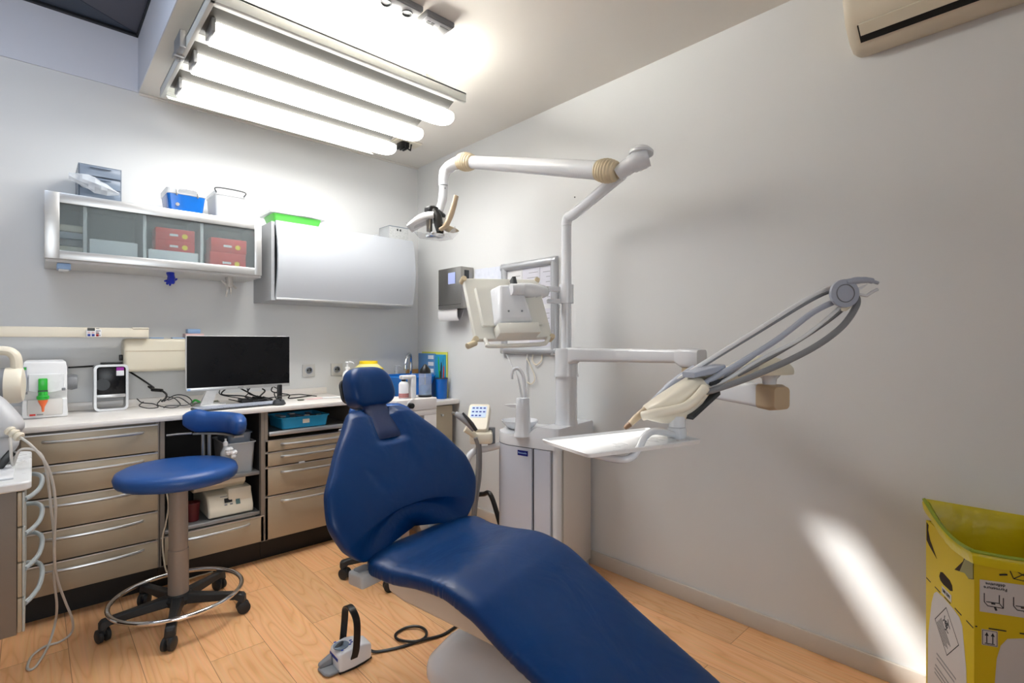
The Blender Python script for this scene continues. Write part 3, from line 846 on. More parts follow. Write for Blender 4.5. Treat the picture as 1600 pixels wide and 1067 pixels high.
for k in range(9):
    x = xa+0.03+(xb-xa-0.06)*k/8
    a = R_.uniform(-0.5, 0.5)
    single(MB().box((x, -0.4+R_.uniform(-0.05, 0.05), 0.755+R_.uniform(-0.01, 0.02)), (0.03, 0.11, 0.008), 0.002, 1, Matrix.Rotation(a, 3, 'Z') @ Matrix.Rotation(R_.uniform(-0.35, 0.35), 3, 'X')), 'instrument_packet', (M_CLEARW, M_GREYCLEAR, M_STEEL)[k % 3],
           'small sealed instrument packet lying in the cyan tray', 'packet', 'packets in the cyan tray')

# ================================================================ things on the worktop
ZW = 0.8455
def cable(name, pts, r, m, label, n=8, sn=8, cat='cable', group=None):
    return single(MB().tube(spline(pts, sn), r, n=n), name, m, label, cat, group)

# --- impression mixer
o = thing('impression_mixer', 'white impression-material mixer with green and orange nozzle on the worktop', 'machine', (-2.14, -0.17, ZW))
xa, xb = -2.249, -2.095
yf, yb = -0.24, -0.03
b = MB()
rings = []
for z, y, s in ((0, yf, 0), (0.006, yf-0.004, -0.003), (0.085, yf-0.002, 0), (0.087, yf+0.004, 0), (0.1, yf+0.004, 0), (0.13, yf-0.012, 0), (0.235, yf+0.004, 0), (0.258, yf+0.012, 0.004), (0.266, yf+0.03, 0.012)):
    rings.append([(xa+s, y, ZW+z), (xb-s, y, ZW+z), (xb-s, yb, ZW+z), (xa+s, yb, ZW+z)])
b.loft(rings)
b.build('case', M_WHITE, o, bev=0.006, bseg=3)
MB().bb((xa+0.015, yf-0.0075, ZW+0.012), (xb-0.015, yf+0.002, ZW+0.088), 0.006).build('lower_panel', mat('mixer_pale_panel', (212, 210, 206), 0.4), o)
fl = MB()
pts = [(xa+0.02+(xb-xa-0.03)*k/12, 0.128-0.012*math.sin(PI*k/12)) for k in range(13)]
fl.prism(pts+[(xb-0.01, 0.205), (xa+0.02, 0.205)], (0, yf-0.018, ZW), (1, 0, 0), (0, 0, 1), (0, 0.014, 0))
fl.build('flap', M_WHITE, o, bev=0.003)
MB().bb((xa+0.004, yf-0.02, ZW+0.13), (xa+0.016, yf+0.001, ZW+0.24), 0.002).build('level_scale', M_BLUEGREY, o)
MB().bb((xa+0.007, yf-0.0215, ZW+0.14), (xa+0.011, yf-0.0195, ZW+0.2)).build('level_slot', M_INK, o)
MB().bb((xa+0.006, yf-0.0215, ZW+0.226), (xa+0.014, yf-0.0195, ZW+0.238)).build('green_mark', M_GREEN, o)
m = MB()
m.bb((xa+0.003, yf-0.02, ZW+0.115), (xa+0.018, yf-0.006, ZW+0.127), 0.002)
m.build('hinge_left', M_GREYP, o).name = 'hinge'
MB().bb((xb-0.02, yf-0.02, ZW+0.125), (xb-0.006, yf-0.006, ZW+0.137), 0.002).build('hinge', M_GREYP, o)
MB().lathe([(0.0, 0), (0.035, 0), (0.04, 0.02), (0.034, 0.042), (0.0, 0.044)], (xb, -0.11, ZW+0.155), n=20, axis=(1, 0, 0)).build('side_knob', M_GREYP, o)
nx = (xa+xb)/2-0.008
MB().bb((xa+0.024, yf-0.009, ZW+0.014), (xa+0.044, yf-0.006, ZW+0.022)).build('red_badge', M_RED, o)
MB().bb((xa+0.048, yf-0.009, ZW+0.016), (xa+0.07, yf-0.006, ZW+0.021)).build('grey_lettering', M_GREYP, o)
n = thing('mixing_nozzle', 'green mixing nozzle with orange tip plugged into the white mixer', 'nozzle', (nx, yf-0.03, ZW+0.06))
MB().bb((nx-0.016, yf-0.035, ZW+0.125), (nx+0.016, yf-0.0195, ZW+0.185), 0.004).build('cartridge', M_GREEN, n)
MB().bb((nx-0.017, yf-0.036, ZW+0.118), (nx+0.017, yf-0.0195, ZW+0.132), 0.003).build('collar_band', M_DGREY, n)
MB().lathe([(0.0, 0.125), (0.016, 0.125), (0.017, 0.108), (0.022, 0.104), (0.022, 0.092), (0.016, 0.086), (0.0, 0.086)], (nx, yf-0.034, ZW), n=24).build('ring', M_GREEN, n)
MB().lathe([(0.0, 0.09), (0.018, 0.09), (0.016, 0.078), (0.006, 0.055), (0.004, 0.033), (0.0, 0.033)], (nx, yf-0.034, ZW), n=20).build('tip', M_ORANGE, n)

# --- black fronted scanner in a silver frame
o = thing('image_plate_scanner', 'small black-fronted scanner in a rounded silver frame on the worktop', 'machine', (-1.92, -0.1, ZW))
xa, xb = -1.99, -1.85
cx, cz, hh = (xa+xb)/2, ZW+0.1185, 0.236
outer = rrect(xb-xa, hh, 0.022, 5)
inner = rrect(xb-xa-0.022, hh-0.022, 0.014, 5)
f = MB()
f.loft([[(cx+x, y, cz+z) for x, z in L_] for y, L_ in ((-0.14, outer), (-0.04, outer), (-0.04, inner), (-0.14, inner))], cap=False, loop=True)
f.build('silver_frame', M_ALU, o)
MB().bb((xa+0.012, -0.134, ZW+0.085), (xb-0.012, -0.045, ZW+0.225), 0.006).build('black_housing', M_SCREEN, o)
MB().bb((xa+0.011, -0.137, ZW+0.068), (xb-0.011, -0.045, ZW+0.0845), 0.002).build('grey_sill', M_ALU, o)
MB().bb((xb-0.05, -0.1365, ZW+0.205), (xb-0.018, -0.1335, ZW+0.222), 0.001).build('purple_label', M_LILAC, o)
MB().bb((xb-0.05, -0.1365, ZW+0.178), (xb-0.018, -0.1335, ZW+0.2045), 0.001).build('white_label', M_PAPER, o)
MB().lathe([(0.0, 0), (0.03, 0), (0.03, 0.003), (0.0, 0.003)], (xa+0.035, -0.134, ZW+0.135), n=24, axis=(0, -1, 0)).build('round_slot', M_DGREY, o)
MB().bb((cx-0.04, -0.1, ZW+0.2375), (cx+0.05, -0.06, ZW+0.246), 0.003).build('top_handle', M_BLACK, o)
cable('black_cable', [(-2.085,-0.149,1.073), (-2.028,-0.066,1.072), (-1.934,-0.016,1.073), (-1.866,-0.011,1.061), (-1.74, -0.1, 0.955), (-1.759,-0.098,0.957), (-1.742,-0.141,0.941)], 0.0045, M_BLACK, 'thick black cable arching from the white mixer over the scanner')
o = thing('cable_coupler', 'black inline cable coupler hanging above the worktop left of the monitor', 'coupler', (-1.731,-0.179,0.94))
MB().cyl((-1.748,-0.142,0.942), (-1.714,-0.201,0.94), 0.009, n=12).build('sleeve', M_BLACK, o)
cable('black_cable', [(-1.714,-0.201,0.94), (-1.702,-0.247,0.923), (-1.71,-0.28,0.906), (-1.73,-0.303,0.893)], 0.005, M_BLACK, 'short black cable end dropping from the inline coupler')

# loose thin cables between scanner and monitor
R_ = random.Random(5)
loops = [([(-1.825,-0.227,0.907), (-1.809,-0.27,0.89), (-1.766,-0.31,0.883), (-1.753,-0.349,0.869), (-1.792,-0.341,0.866), (-1.822,-0.285,0.876), (-1.801,-0.25,0.891)], 'thin black cable coiled beside the orange cap'),
         ([(-1.721,-0.297,0.891), (-1.667,-0.293,0.92), (-1.621,-0.309,0.911), (-1.61,-0.373,0.886), (-1.643,-0.397,0.874), (-1.714,-0.359,0.873), (-1.732,-0.369,0.866)], 'thin black cable looped left of the keyboard'),
         ([(-1.734,-0.312,0.904), (-1.752,-0.323,0.88), (-1.727,-0.374,0.869), (-1.696,-0.416,0.868), (-1.667,-0.403,0.88), (-1.678,-0.31,0.906), (-1.699,-0.263,0.91)], 'thin dark cable tangled under the coupler'),
         ([(-1.708,-0.323,0.899), (-1.655,-0.305,0.907), (-1.61,-0.373,0.866)], 'thin black cable running behind the keyboard')]
for p, lb in loops:
    p = [(a, b, max(c, 0.849)) for a, b, c in p]
    cable('thin_cable', p, 0.0026, M_BLACK, lb, n=6)
o = thing('usb_plug', 'small black plug standing up beside the orange cap', 'plug', (-1.785,0.084,0.846))
q = (-1.793,0.014,0.846)
MB().bb((q[0]-0.006, q[1]-0.004, 0.8475), (q[0]+0.006, q[1]+0.006, 0.885), 0.002).build('plug_body', M_BLACK, o)
MB().lathe([(0.0, 0), (0.012, 0), (0.01, 0.014), (0.006, 0.018), (0.0, 0.018)], (q[0]-0.004, q[1]-0.016, 0.846), n=16).build('orange_cap', M_ORANGE, o)

# --- computer monitor
o = thing('computer_monitor', 'wide black computer monitor with thin silver lower bezel on the worktop', 'monitor', (-1.36, -0.24, ZW))
xa, xb, z0, z1 = -1.622, -1.09, 0.936, 1.231
MB().bb((xa, -0.3, z0), (xb, -0.272, z1), 0.003).build('shell', M_WHITE, o)
MB().bb((xa+0.002, -0.302, z0+0.016), (xb-0.002, -0.2985, z1-0.002)).build('screen', M_SCREEN, o)
MB().bb((xa, -0.304, z0-0.002), (xb, -0.296, z0+0.0155), 0.001).build('lower_bezel', M_ALU, o)
MB().bb((xa+0.004, -0.3055, z0+0.002), (xa+0.018, -0.3035, z0+0.012)).build('blue_sticker', M_PBLUE, o)
MB().bb((-1.375, -0.3055, z0+0.005), (-1.345, -0.3035, z0+0.01)).build('lettering', M_GREYP, o)
s = MB()
s.bb((-1.44, -0.272, 0.95), (-1.27, -0.24, 1.13), 0.012)
s.build('rear_housing', M_WHITE, o)
MB().prism([(-0.03, 0.0), (0.03, 0.0), (0.022, 0.16), (-0.022, 0.16)], (-1.52, -0.262, ZW+0.008), (1, 0, 0), (0.35, 0, 1), (0, 0.018, 0)).build('stand_neck', M_WHITE, o)
MB().lathe([(0.0, 0), (0.075, 0), (0.074, 0.008), (0.03, 0.014), (0.0, 0.014)], (-1.49, -0.22, ZW), n=32).build('stand_foot', M_WHITE, o)
# --- keyboard, mouse, phone lead and cable bundle
o = thing('keyboard', 'flat pale grey keyboard with dark edge in front of the monitor', 'keyboard', (-1.4, -0.42, ZW))
KR = Matrix.Rotation(math.radians(4), 3, 'Z')
MB().box((-1.395, -0.425, ZW+0.005), (0.44, 0.125, 0.009), 0.003, 2, KR).build('base', M_DGREY, o)
ky = MB()
for i in range(15):
    for j in range(5):
        p = KR @ Vector((-0.2+0.0286*i, -0.048+0.024*j, 0))
        ky.box((-1.395+p.x, -0.425+p.y, ZW+0.0115), (0.026, 0.0215, 0.005), 0, 1, KR)
tag(ky.build('keys', M_BLUEGREY, o), kind='stuff')
q = (-1.21,-0.474,0.88)
o = thing('computer_mouse', 'dark grey computer mouse at the right end of the keyboard', 'mouse', (q[0], q[1], ZW))
MB().lathe([(0.0, 0), (0.03, 0), (0.034, 0.012), (0.026, 0.028), (0.012, 0.034), (0.0, 0.035)], (q[0], q[1], ZW), n=24).build('body', M_DGREY, o)
MB().bb((q[0]-0.004, q[1]-0.03, ZW+0.026), (q[0]+0.004, q[1]-0.012, ZW+0.034), 0.003).build('wheel', M_BLACK, o)
q = (-1.15,-0.338,0.951)
single(MB().bb((q[0]-0.012, q[1]+0.02, ZW), (q[0]+0.012, q[1]+0.045, ZW+0.1), 0.004), 'black_speaker', M_BLACK, 'small upright black box under the right edge of the monitor', 'box')
c = MB()
a = Vector((-1.575,-0.19,0.853)); b_ = Vector((-1.427,-0.122,0.853))
pts = []
for k in range(221):
    t = k/220
    an = t*2*PI*22
    pts.append(a.lerp(b_, t)+Vector((0.0035*math.cos(an), 0.006*math.cos(an), 0.006*math.sin(an)+0.001*math.sin(9*t))))
c.tube(pts, 0.002, n=5)
single(c, 'coiled_cord', mat('grey_green_cord', (120, 128, 104), 0.5), 'coiled grey-green cord lying under the monitor behind the keyboard', 'cord')
q = (-1.539,-0.105,0.846)
single(MB().tube(spline([(q[0]-0.02, q[1], 0.855), (q[0], q[1]+0.01, 0.866), (q[0]+0.02, q[1]-0.005, 0.853)], 6), 0.006, n=8), 'green_cable', M_GREEN, 'short bright green cable end under the left side of the monitor', 'cable')
R_ = random.Random(9)
names = ('first', 'second', 'third', 'fourth', 'fifth', 'sixth', 'seventh', 'eighth')
for k in range(8):
    x = -1.43+0.045*k
    pts = [(x, -0.17, 0.93+R_.uniform(-0.02, 0.03)), (x+R_.uniform(-0.05, 0.06), -0.2+R_.uniform(-0.03, 0.03), 0.9), (x+R_.uniform(-0.07, 0.12), -0.23, 0.87+R_.uniform(0, 0.03)), (x+R_.uniform(0, 0.2), -0.25+R_.uniform(-0.03, 0.03), 0.851), (x+R_.uniform(0.02, 0.2), -0.2, 0.852+R_.uniform(0, 0.03))]
    cable('tangled_cable', pts, 0.003+0.0008*(k % 3), M_BLACK, 'black cable of the tangle hanging below the monitor', n=6, group='tangled cables below the monitor')
cable('tangled_cable', [(-1.336,-0.438,0.873), (-1.221,-0.34,0.874), (-1.136,-0.351,0.883), (-1.06,-0.354,0.885), (-1.032,-0.38,0.882), (-0.959,-0.38,0.869)], 0.003, M_BLACK, 'thin dark cable stretching right from the tangle to the papers', n=6)
single(MB().bb((-1.34, -0.25, ZW), (-1.19, -0.17, ZW+0.022), 0.004), 'cable_hub', M_BLACK, 'flat black box in the cable tangle below the monitor', 'box')
q = (-1.037,-0.334,0.879)
single(MB().lathe([(0.0, 0), (0.018, 0), (0.02, 0.006), (0.0, 0.008)], (q[0], q[1], ZW), n=16), 'cable_winder', mat('olive_grey_plastic', (110, 112, 96), 0.5), 'flat grey-green cable clip lying right of the monitor', 'clip')

# --- wall sockets
for px, lb in ((482, 'left wall socket with dark round outlet right of the monitor'), (525.5, 'right wall socket beside the white pump bottle')):
    x = -0.86 if px < 500 else -0.665
    o = thing('wall_socket', lb, 'socket', (x, 0, 0.963))
    MB().bb((x-0.042, -0.01, 0.963), (x+0.042, 0, 1.047), 0.003).build('plate', mat('socket_plate_grey', (196, 194, 190), 0.4) if px < 500 else MATS['socket_plate_grey'], o)
    MB().lathe([(0.024, 0), (0.024, -0.004), (0.02, -0.004), (0.019, -0.0005)], (x, -0.0095, 1.006), n=24, axis=(0, 1, 0)).build('recess_ring', M_BLUEGREY, o)
    m = MB()
    m.cyl((x-0.009, -0.0115, 1.006), (x-0.009, -0.0095, 1.006), 0.0042, n=10)
    m.cyl((x+0.009, -0.0115, 1.006), (x+0.009, -0.0095, 1.006), 0.0042, n=10)
    m.cyl((x, -0.015, 1.018), (x, -0.0095, 1.018), 0.003, n=10)
    m.build('contacts', M_INK, o)

# --- bottles, sharps bin, basin and the rest of the corner
def pump(name, label, c, r, h, m):
    o = thing(name, label, 'bottle', c)
    MB().lathe([(0.0, 0), (r, 0), (r*1.04, 0.01), (r*1.04, h*0.6), (r*0.9, h*0.68), (r*0.45, h*0.74), (r*0.42, h*0.78), (0.0, h*0.78)], c, n=24).build('body', m, o)
    MB().lathe([(0.0, 0), (r*0.5, 0), (r*0.5, h*0.05), (r*0.2, h*0.06), (r*0.2, h*0.17), (r*0.45, h*0.175), (r*0.45, h*0.21), (0.0, h*0.215)], (c[0], c[1], c[2]+h*0.7805), n=20).build('pump', M_WHITE, o)
    MB().tube(spline([(c[0], c[1], c[2]+h*0.965), (c[0]+r*0.9, c[1]-r*0.2, c[2]+h*0.97), (c[0]+r*1.4, c[1]-r*0.3, c[2]+h*0.92)], 5), r*0.17, n=8).build('spout', M_WHITE, o)
    return o
pump('soap_dispenser', 'tall white pump bottle on the worktop behind the headrest', (-0.716, -0.28, ZW), 0.029, 0.225, M_WHITE)
o = thing('sharps_container', 'yellow sharps container with pale band and round yellow lid', 'container', (-0.56, -0.2, 0.7905))
q = (-0.525, -0.2, 0.7905)
MB().lathe([(0.0, 0), (0.075, 0), (0.09, 0.02), (0.098, 0.205), (0.098, 0.212), (0.0, 0.212)], q, n=36).build('tub', M_YELLOW, o)
MB().lathe([(0.0, 0.2125), (0.1, 0.2125), (0.1, 0.223), (0.096, 0.228), (0.0, 0.228)], q, n=36).build('rim', M_YELLOW, o)
MB().lathe([(0.0, 0.2285), (0.094, 0.2285), (0.062, 0.256), (0.0, 0.256)], q, n=36).build('pale_lid', mat('pale_yellow_plastic', (238, 226, 150), 0.45), o)
MB().lathe([(0.0, 0.2565), (0.062, 0.2565), (0.06, 0.276), (0.0, 0.278)], q, n=36).build('cap', M_YELLOW, o)
# papers
R_ = random.Random(2)
for k, (px, py, rz, m, lb) in enumerate(((490, 611, 0.3, M_PINK, 'pale pink slip of paper lying on the worktop'), (512, 608, -0.2, M_PAPER, 'white paper strip on the worktop left of the pump bottle'), (530, 609, 0.5, M_PAPER, 'crumpled white paper slip at the foot of the pump bottle'))):
    q = (-0.93+0.1*k, -0.3-0.02*k, ZW+0.001+0.0015*k)
    single(MB().box(q, (0.13, 0.06, 0.0012), 0, 1, Matrix.Rotation(rz, 3, 'Z')), 'paper_slip', m, lb, 'paper')

ZS2 = 0.7905
bc = (-0.24, -0.26)
o = thing('blue_basin', 'round blue glass vessel basin on the corner worktop', 'basin', (bc[0], bc[1], ZS2))
R0 = 0.19
prof = [(0.0, 0.0), (0.06, 0.0), (0.1, 0.012), (0.155, 0.08), (R0, 0.165), (R0-0.008, 0.167), (0.147, 0.083), (0.09, 0.022), (0.0, 0.014)]
MB().lathe(prof, (bc[0], bc[1], ZS2), n=48).build('bowl', M_BLUEG, o)
MB().lathe([(R0-0.009, 0.164), (R0-0.003, 0.169), (R0+0.002, 0.164)], (bc[0], bc[1], ZS2), n=48, cap=False).build('rim', M_BLUEG, o)
o = thing('basin_tap', 'chrome gooseneck tap arching over the blue basin', 'tap', (-0.1, -0.07, ZS2))
tx, ty = -0.108, -0.07
MB().lathe([(0.0, 0), (0.026, 0), (0.024, 0.012), (0.014, 0.02), (0.0, 0.02)], (tx, ty, ZS2), n=20).build('base', M_CHROME, o)
MB().tube(spline([(tx, ty, ZS2+0.015), (tx, ty, 0.98), (tx-0.002, ty-0.002, 1.06), (tx-0.03, ty-0.035, 1.105), (tx-0.075, ty-0.07, 1.09), (tx-0.1, ty-0.09, 1.04), (tx-0.105, ty-0.093, 1.0)], 6), 0.011, n=14).build('spout', M_CHROME, o)
MB().tube([(tx-0.105, ty-0.093, 1.0), (tx-0.105, ty-0.093, 0.988)], 0.0125, n=14).build('nozzle', M_CHROME, o)
MB().lathe([(0.0, 0), (0.014, 0), (0.016, 0.02), (0.0, 0.03)], (tx-0.014, ty-0.0, 0.87), n=14, axis=(-0.6, -0.8, 0.1)).build('lever', M_CHROME, o)
pump('soap_dispenser', 'small white pump bottle standing behind the blue basin', (-0.215, -0.042, ZS2), 0.027, 0.23, M_WHITE)
xa, xb = -0.144, 0.023
o = thing('wooden_rack', 'light wooden box against the back wall behind the tap', 'rack', ((xa+xb)/2, -0.03, ZS2))
b = MB()
b.bb((xa+0.03, -0.028, ZS2), (xb, -0.006, 0.985), 0.003)
b.build('board', M_WOOD, o)
MB().bb((xa+0.03, -0.05, ZS2), (xb, -0.0285, ZS2+0.03), 0.003).build('ledge', M_WOOD, o)

# --- white side table in front of the sink cabinet
o = thing('side_table', 'white wood-grain side table with thick frame behind the dental chair', 'table', (-0.5, -0.67, 0))
M_WGRAIN = mat('white_woodgrain', (226, 219, 215), 0.45, var=0.06, scale=30, stretch=(1, 1, 8))
tx0, tx1, ty0, ty1, tz = -0.65, -0.359, -0.78, -0.56, 0.85
MB().bb((tx0, ty0, 0.778), (tx1, ty1, tz), 0.006, 3).build('tabletop', M_WGRAIN, o)
MB().bb((tx0+0.002, ty0+0.003, 0.745), (tx1-0.002, ty1, 0.777), 0.002).build('apron', M_WGRAIN, o)
for a in (tx0+0.002, tx1-0.092):
    MB().bb((a, ty0+0.003, 0.0), (a+0.09, ty1, 0.7445), 0.002).build('leg', M_WGRAIN, o)
o = thing('black_knob_cable', 'round black plug hanging on a white lead from the side table edge', 'plug', (-0.5, -0.8, 0.77))
q = (-0.559, -0.795, 0.814)
MB().lathe([(0.0, 0), (0.016, 0), (0.018, 0.01), (0.016, 0.028), (0.0, 0.03)], (q[0], -0.7825, q[2]), n=20, axis=(0.1, -1, 0)).build('plug', M_BLACK, o)
MB().bb((q[0]-0.03, q[1]-0.006, q[2]-0.012), (q[0]-0.015, q[1]+0.012, q[2]+0.002), 0.003).build('plug_tail', M_DGREY, o)
MB().tube(spline([(q[0]+0.04, -0.76, tz+0.004), (q[0]+0.02, -0.784, tz+0.003), (q[0]-0.02, -0.789, q[2]+0.01), (q[0]-0.05, -0.79, q[2]-0.06), (q[0]-0.06, -0.79, q[2]-0.11)], 6), 0.003, n=8).build('lead', M_WHITE, o)
ZB = tz+0.0005
o = thing('bottle_stand', 'white rinse bottle with reddish label under a white arm on the side table', 'dispenser', (-0.5, -0.71, ZB))
q = (-0.559, -0.715)
MB().lathe([(0.0, 0), (0.028, 0), (0.03, 0.008), (0.03, 0.088), (0.024, 0.1), (0.013, 0.106), (0.0, 0.106)], (q[0], q[1], ZB), n=24).build('bottle', M_PAPER, o)
MB().lathe([(0.0304, 0.008), (0.0304, 0.034)], (q[0], q[1], ZB), n=24, cap=False).build('red_label', mat('faded_red_label', (176, 118, 116), 0.6, var=0.3, scale=90), o)
MB().lathe([(0.0, 0.1065), (0.014, 0.1065), (0.014, 0.118), (0.0, 0.118)], (q[0], q[1], ZB), n=16).build('cap', M_BLACK, o)
a = MB()
a.bb((q[0]-0.02, q[1]-0.025, ZB+0.1185), (q[0]+0.075, q[1]+0.025, ZB+0.143), 0.008, 3)
a.bb((q[0]+0.04, q[1]-0.025, ZB), (q[0]+0.075, q[1]+0.025, ZB+0.135), 0.006, 3)
a.build('arm', M_WHITE, o)
q = (-0.401, -0.71)
o = thing('glass_carafe', 'clear glass carafe half full of water with black lid on the side table', 'carafe', (q[0], q[1], ZB))
MB().lathe([(0.0, 0.006), (0.041, 0.006), (0.041, 0.148), (0.0385, 0.148), (0.0385, 0.009), (0.0, 0.009)], (q[0], q[1], ZB), n=32).build('glass', mat('carafe_glass', (224, 230, 236), 0.06, alpha=0.16, var=0.0), o)
MB().lathe([(0.0, 0.0095), (0.038, 0.0095), (0.038, 0.078), (0.0, 0.078)], (q[0], q[1], ZB), n=32).build('water', mat('tinted_water', (90, 160, 225), 0.05, alpha=0.3), o)
MB().lathe([(0.0, 0), (0.042, 0), (0.043, 0.012), (0.0, 0.0125)], (q[0], q[1], ZB-0.0065+0.0065), n=32).build('base', M_BLACK, o)
MB().lathe([(0.0, 0.1485), (0.036, 0.1485), (0.034, 0.17), (0.012, 0.2), (0.006, 0.206), (0.0, 0.207)], (q[0], q[1], ZB), n=24).build('lid', M_BLACK, o)
MB().cyl((q[0], q[1], ZB+0.0785), (q[0], q[1], ZB+0.148), 0.003, n=8).build('plunger_rod', M_STEEL, o)

# --- blue cup with brushes
q = (-0.07, -0.42, ZS2)
o = thing('blue_cup', 'tall clear blue tumbler on the end of the corner worktop', 'cup', q)
MB().lathe([(0.0, 0), (0.036, 0), (0.039, 0.01), (0.043, 0.15), (0.0405, 0.15), (0.036, 0.012), (0.0, 0.01)], q, n=32).build('body', M_BLUEP, o)
MB().lathe([(0.0432, 0.142), (0.0445, 0.146), (0.0432, 0.15)], q, n=32, cap=False).build('rim', M_DGREY, o)
for k, (dx, dy, hx, hy, h, m, lb) in enumerate(((-0.01, 0.0, -0.012, 0.02, 0.3, M_GREEN, 'green pen standing in the blue cup'), (0.006, -0.012, 0.004, -0.02, 0.235, M_RED, 'short red pen standing in the blue cup'),
        (0.014, 0.01, 0.02, 0.02, 0.285, M_CYAN, 'light blue brush standing in the blue cup'), (-0.002, 0.016, 0.012, 0.02, 0.26, M_BLACK, 'black pen standing in the blue cup'), (-0.014, -0.01, -0.02, -0.012, 0.2, M_DGREY, 'short dark pen standing in the blue cup'))):
    o = thing('pen', lb, 'pen', (q[0]+dx, q[1]+dy, ZS2+0.012), 0, 'pens in the blue cup')
    MB().cyl((q[0]+dx*0.7, q[1]+dy*0.7, ZS2+0.0125), (q[0]+hx, q[1]+hy, ZS2+h-0.03), 0.0045, n=10).build('barrel', m, o)
    MB().cyl((q[0]+hx, q[1]+hy, ZS2+h-0.03), (q[0]+hx*1.08, q[1]+hy*1.08, ZS2+h), 0.0045, 0.002, n=10).build('tip', m, o)
# --- blue file holder standing along the right wall
o = thing('file_holder', 'blue card file holder with three white labels standing against the right wall', 'file holder', (-0.022, -0.25, ZS2))
h0, h1 = ZS2, 1.11
MB().bb((-0.04, -0.29, h0), (-0.03, -0.07, h1), 0.002).build('grey_blue_cover', mat('grey_blue_card', (84, 130, 176), 0.5), o)
MB().bb((-0.038, -0.4, h0), (-0.0155, -0.2905, h1-0.006), 0.002).build('blue_cover', M_CYAN, o)
MB().bb((-0.015, -0.405, h0), (-0.005, -0.08, h1+0.012), 0.001).build('yellow_divider', mat('yellow_green_card', (206, 208, 90), 0.5), o)
for k in range(3):
    z = 1.083-0.05*k
    MB().bb((-0.0415, -0.275, z-0.014), (-0.0395, -0.205, z+0.014)).build('label', M_PAPER, o)

# ================================================================ X-ray unit on the back wall
X = thing('xray_unit', 'cream dental X-ray unit with long wall arm, power box and tube head', 'X-ray unit', (-1.75, 0, 1.1))
xa, xb = -1.868, -1.45
MB().bb((xa, -0.13, 1.04), (xb, 0.0, 1.215), 0.018, 4).build('power_box', M_CREAM2, X)
MB().bb((xa+0.004, -0.1312, 1.148), (xb, -0.129, 1.1505)).build('box_seam', M_TAN, X)
MB().bb((xa-0.014, -0.09, 1.1), (xa, -0.05, 1.13), 0.003).build('black_switch', M_BLACK, X)
za, zb_ = 1.221, 1.27
MB().bb((-2.75, -0.16, za), (-1.765, -0.1, zb_), 0.004).build('wall_arm', M_CREAM, X)
MB().bb((-1.837, -0.164, zb_-0.006), (-1.765, -0.098, zb_+0.004), 0.004).build('arm_cap', M_CREAM, X)
ca, cb = -2.022, -1.963
cp = MB().bb((ca, -0.182, za+0.001), (cb, -0.1605, 1.259), 0.002).build('control_panel', M_PAPER, X)
MB().bb((ca+0.004, -0.1835, za+0.032), (cb-0.026, -0.1815, za+0.046)).build('display', mat('display_dark', (34, 32, 22), 0.3), cp)
for k in range(3):
    MB().bb((ca+0.005+0.016*k, -0.1835, za+0.005), (ca+0.016+0.016*k, -0.1815, za+0.016), 0.001).build('blue_key' if k < 2 else 'red_key', M_BIZ if k < 2 else M_RED, cp)
    MB().bb((ca+0.005+0.016*k, -0.1835, za+0.019), (ca+0.016+0.016*k, -0.1815, za+0.027), 0.001).build('pink_key', M_PINK, cp)
m = MB()
for k in range(4): m.bb((cb-0.022, -0.1835, za+0.008+0.011*k), (cb-0.004-0.005*(k % 2), -0.1815, za+0.012+0.011*k))
m.build('panel_print', M_GREYP, cp)
# yoke and tube head at the left edge of the picture
hc = Vector((-2.327,-0.635,1.028))
hd = Vector((0.995, -0.1, 0)).normalized()        # head axis
fw = Vector((0.1, 0.995, 0))
def hp(a, z, b=0.0): return hc+hd*a+Vector((0, 0, z))+fw*b
yk = MB()
sp = spline([hp(-0.25, 0.135), hp(-0.05, 0.136), hp(0.03, 0.136), hp(0.056, 0.124), hp(0.066, 0.098), hp(0.067, 0.05)], 6)
yk.tube(sp, 0.026, n=14, flat=0.7)
yk.build('yoke', M_CREAM, X)
MB().tube([hp(-0.24, 0), hp(-0.02, 0), hp(0.02, 0)], 0.066, n=32).build('tube_head', M_CREAM, X)
MB().tube([hp(0.0205, 0), hp(0.036, 0)], 0.068, n=32).build('grey_scale_ring', M_GREYP, X)
MB().lathe([(0.0, 0), (0.07, 0), (0.071, 0.038), (0.064, 0.05), (0.04, 0.054), (0.0, 0.055)], hp(0.0365, 0), n=32, axis=hd).build('head_cap', M_CREAM, X)
MB().tube([hp(-0.34, 0.135), hp(-0.24, 0.135)], 0.035, n=16).build('yoke_hub', M_CREAM2, X)
MB().tube(spline([hp(-0.34, 0.135), (-2.9, -0.55, 1.2), (-2.95, -0.3, 1.24), (-2.85, -0.13, 1.25), (-2.75, -0.13, 1.25)], 6), 0.02, n=12).build('scissor_arm', M_CREAM, X)
cable('black_cable', [(-2.289,-0.437,0.962), (-2.288,-0.425,0.934), (-2.294,-0.405,0.906), (-2.308,-0.378,0.833)], 0.005, M_BLACK, 'black cable hanging below the X-ray tube head', n=8)
# small boxes on the power box
zt_ = 1.215
xq = -1.544
single(MB().bb((xq-0.045, -0.11, zt_+0.0005), (xq+0.045, -0.03, zt_+0.03), 0.003), 'pink_box', M_PINK, 'flat pale pink box on the X-ray power box behind the monitor', 'box')
single(MB().bb((xq-0.032, -0.1, zt_+0.031), (xq+0.03, -0.04, zt_+0.056), 0.003), 'blue_box', M_PBLUE, 'small pale blue box stacked on the pink box behind the monitor', 'box')
for px, lb in ((244, 'left flat blue strip lying on the X-ray power box'), (279, 'right flat blue strip lying on the X-ray power box')):
    x = -1.72 if px < 260 else -1.62
    single(MB().bb((x-0.03, -0.1, zt_+0.0005), (x+0.03, -0.05, zt_+0.007), 0.001), 'blue_strip', M_PBLUE, lb, 'strip')

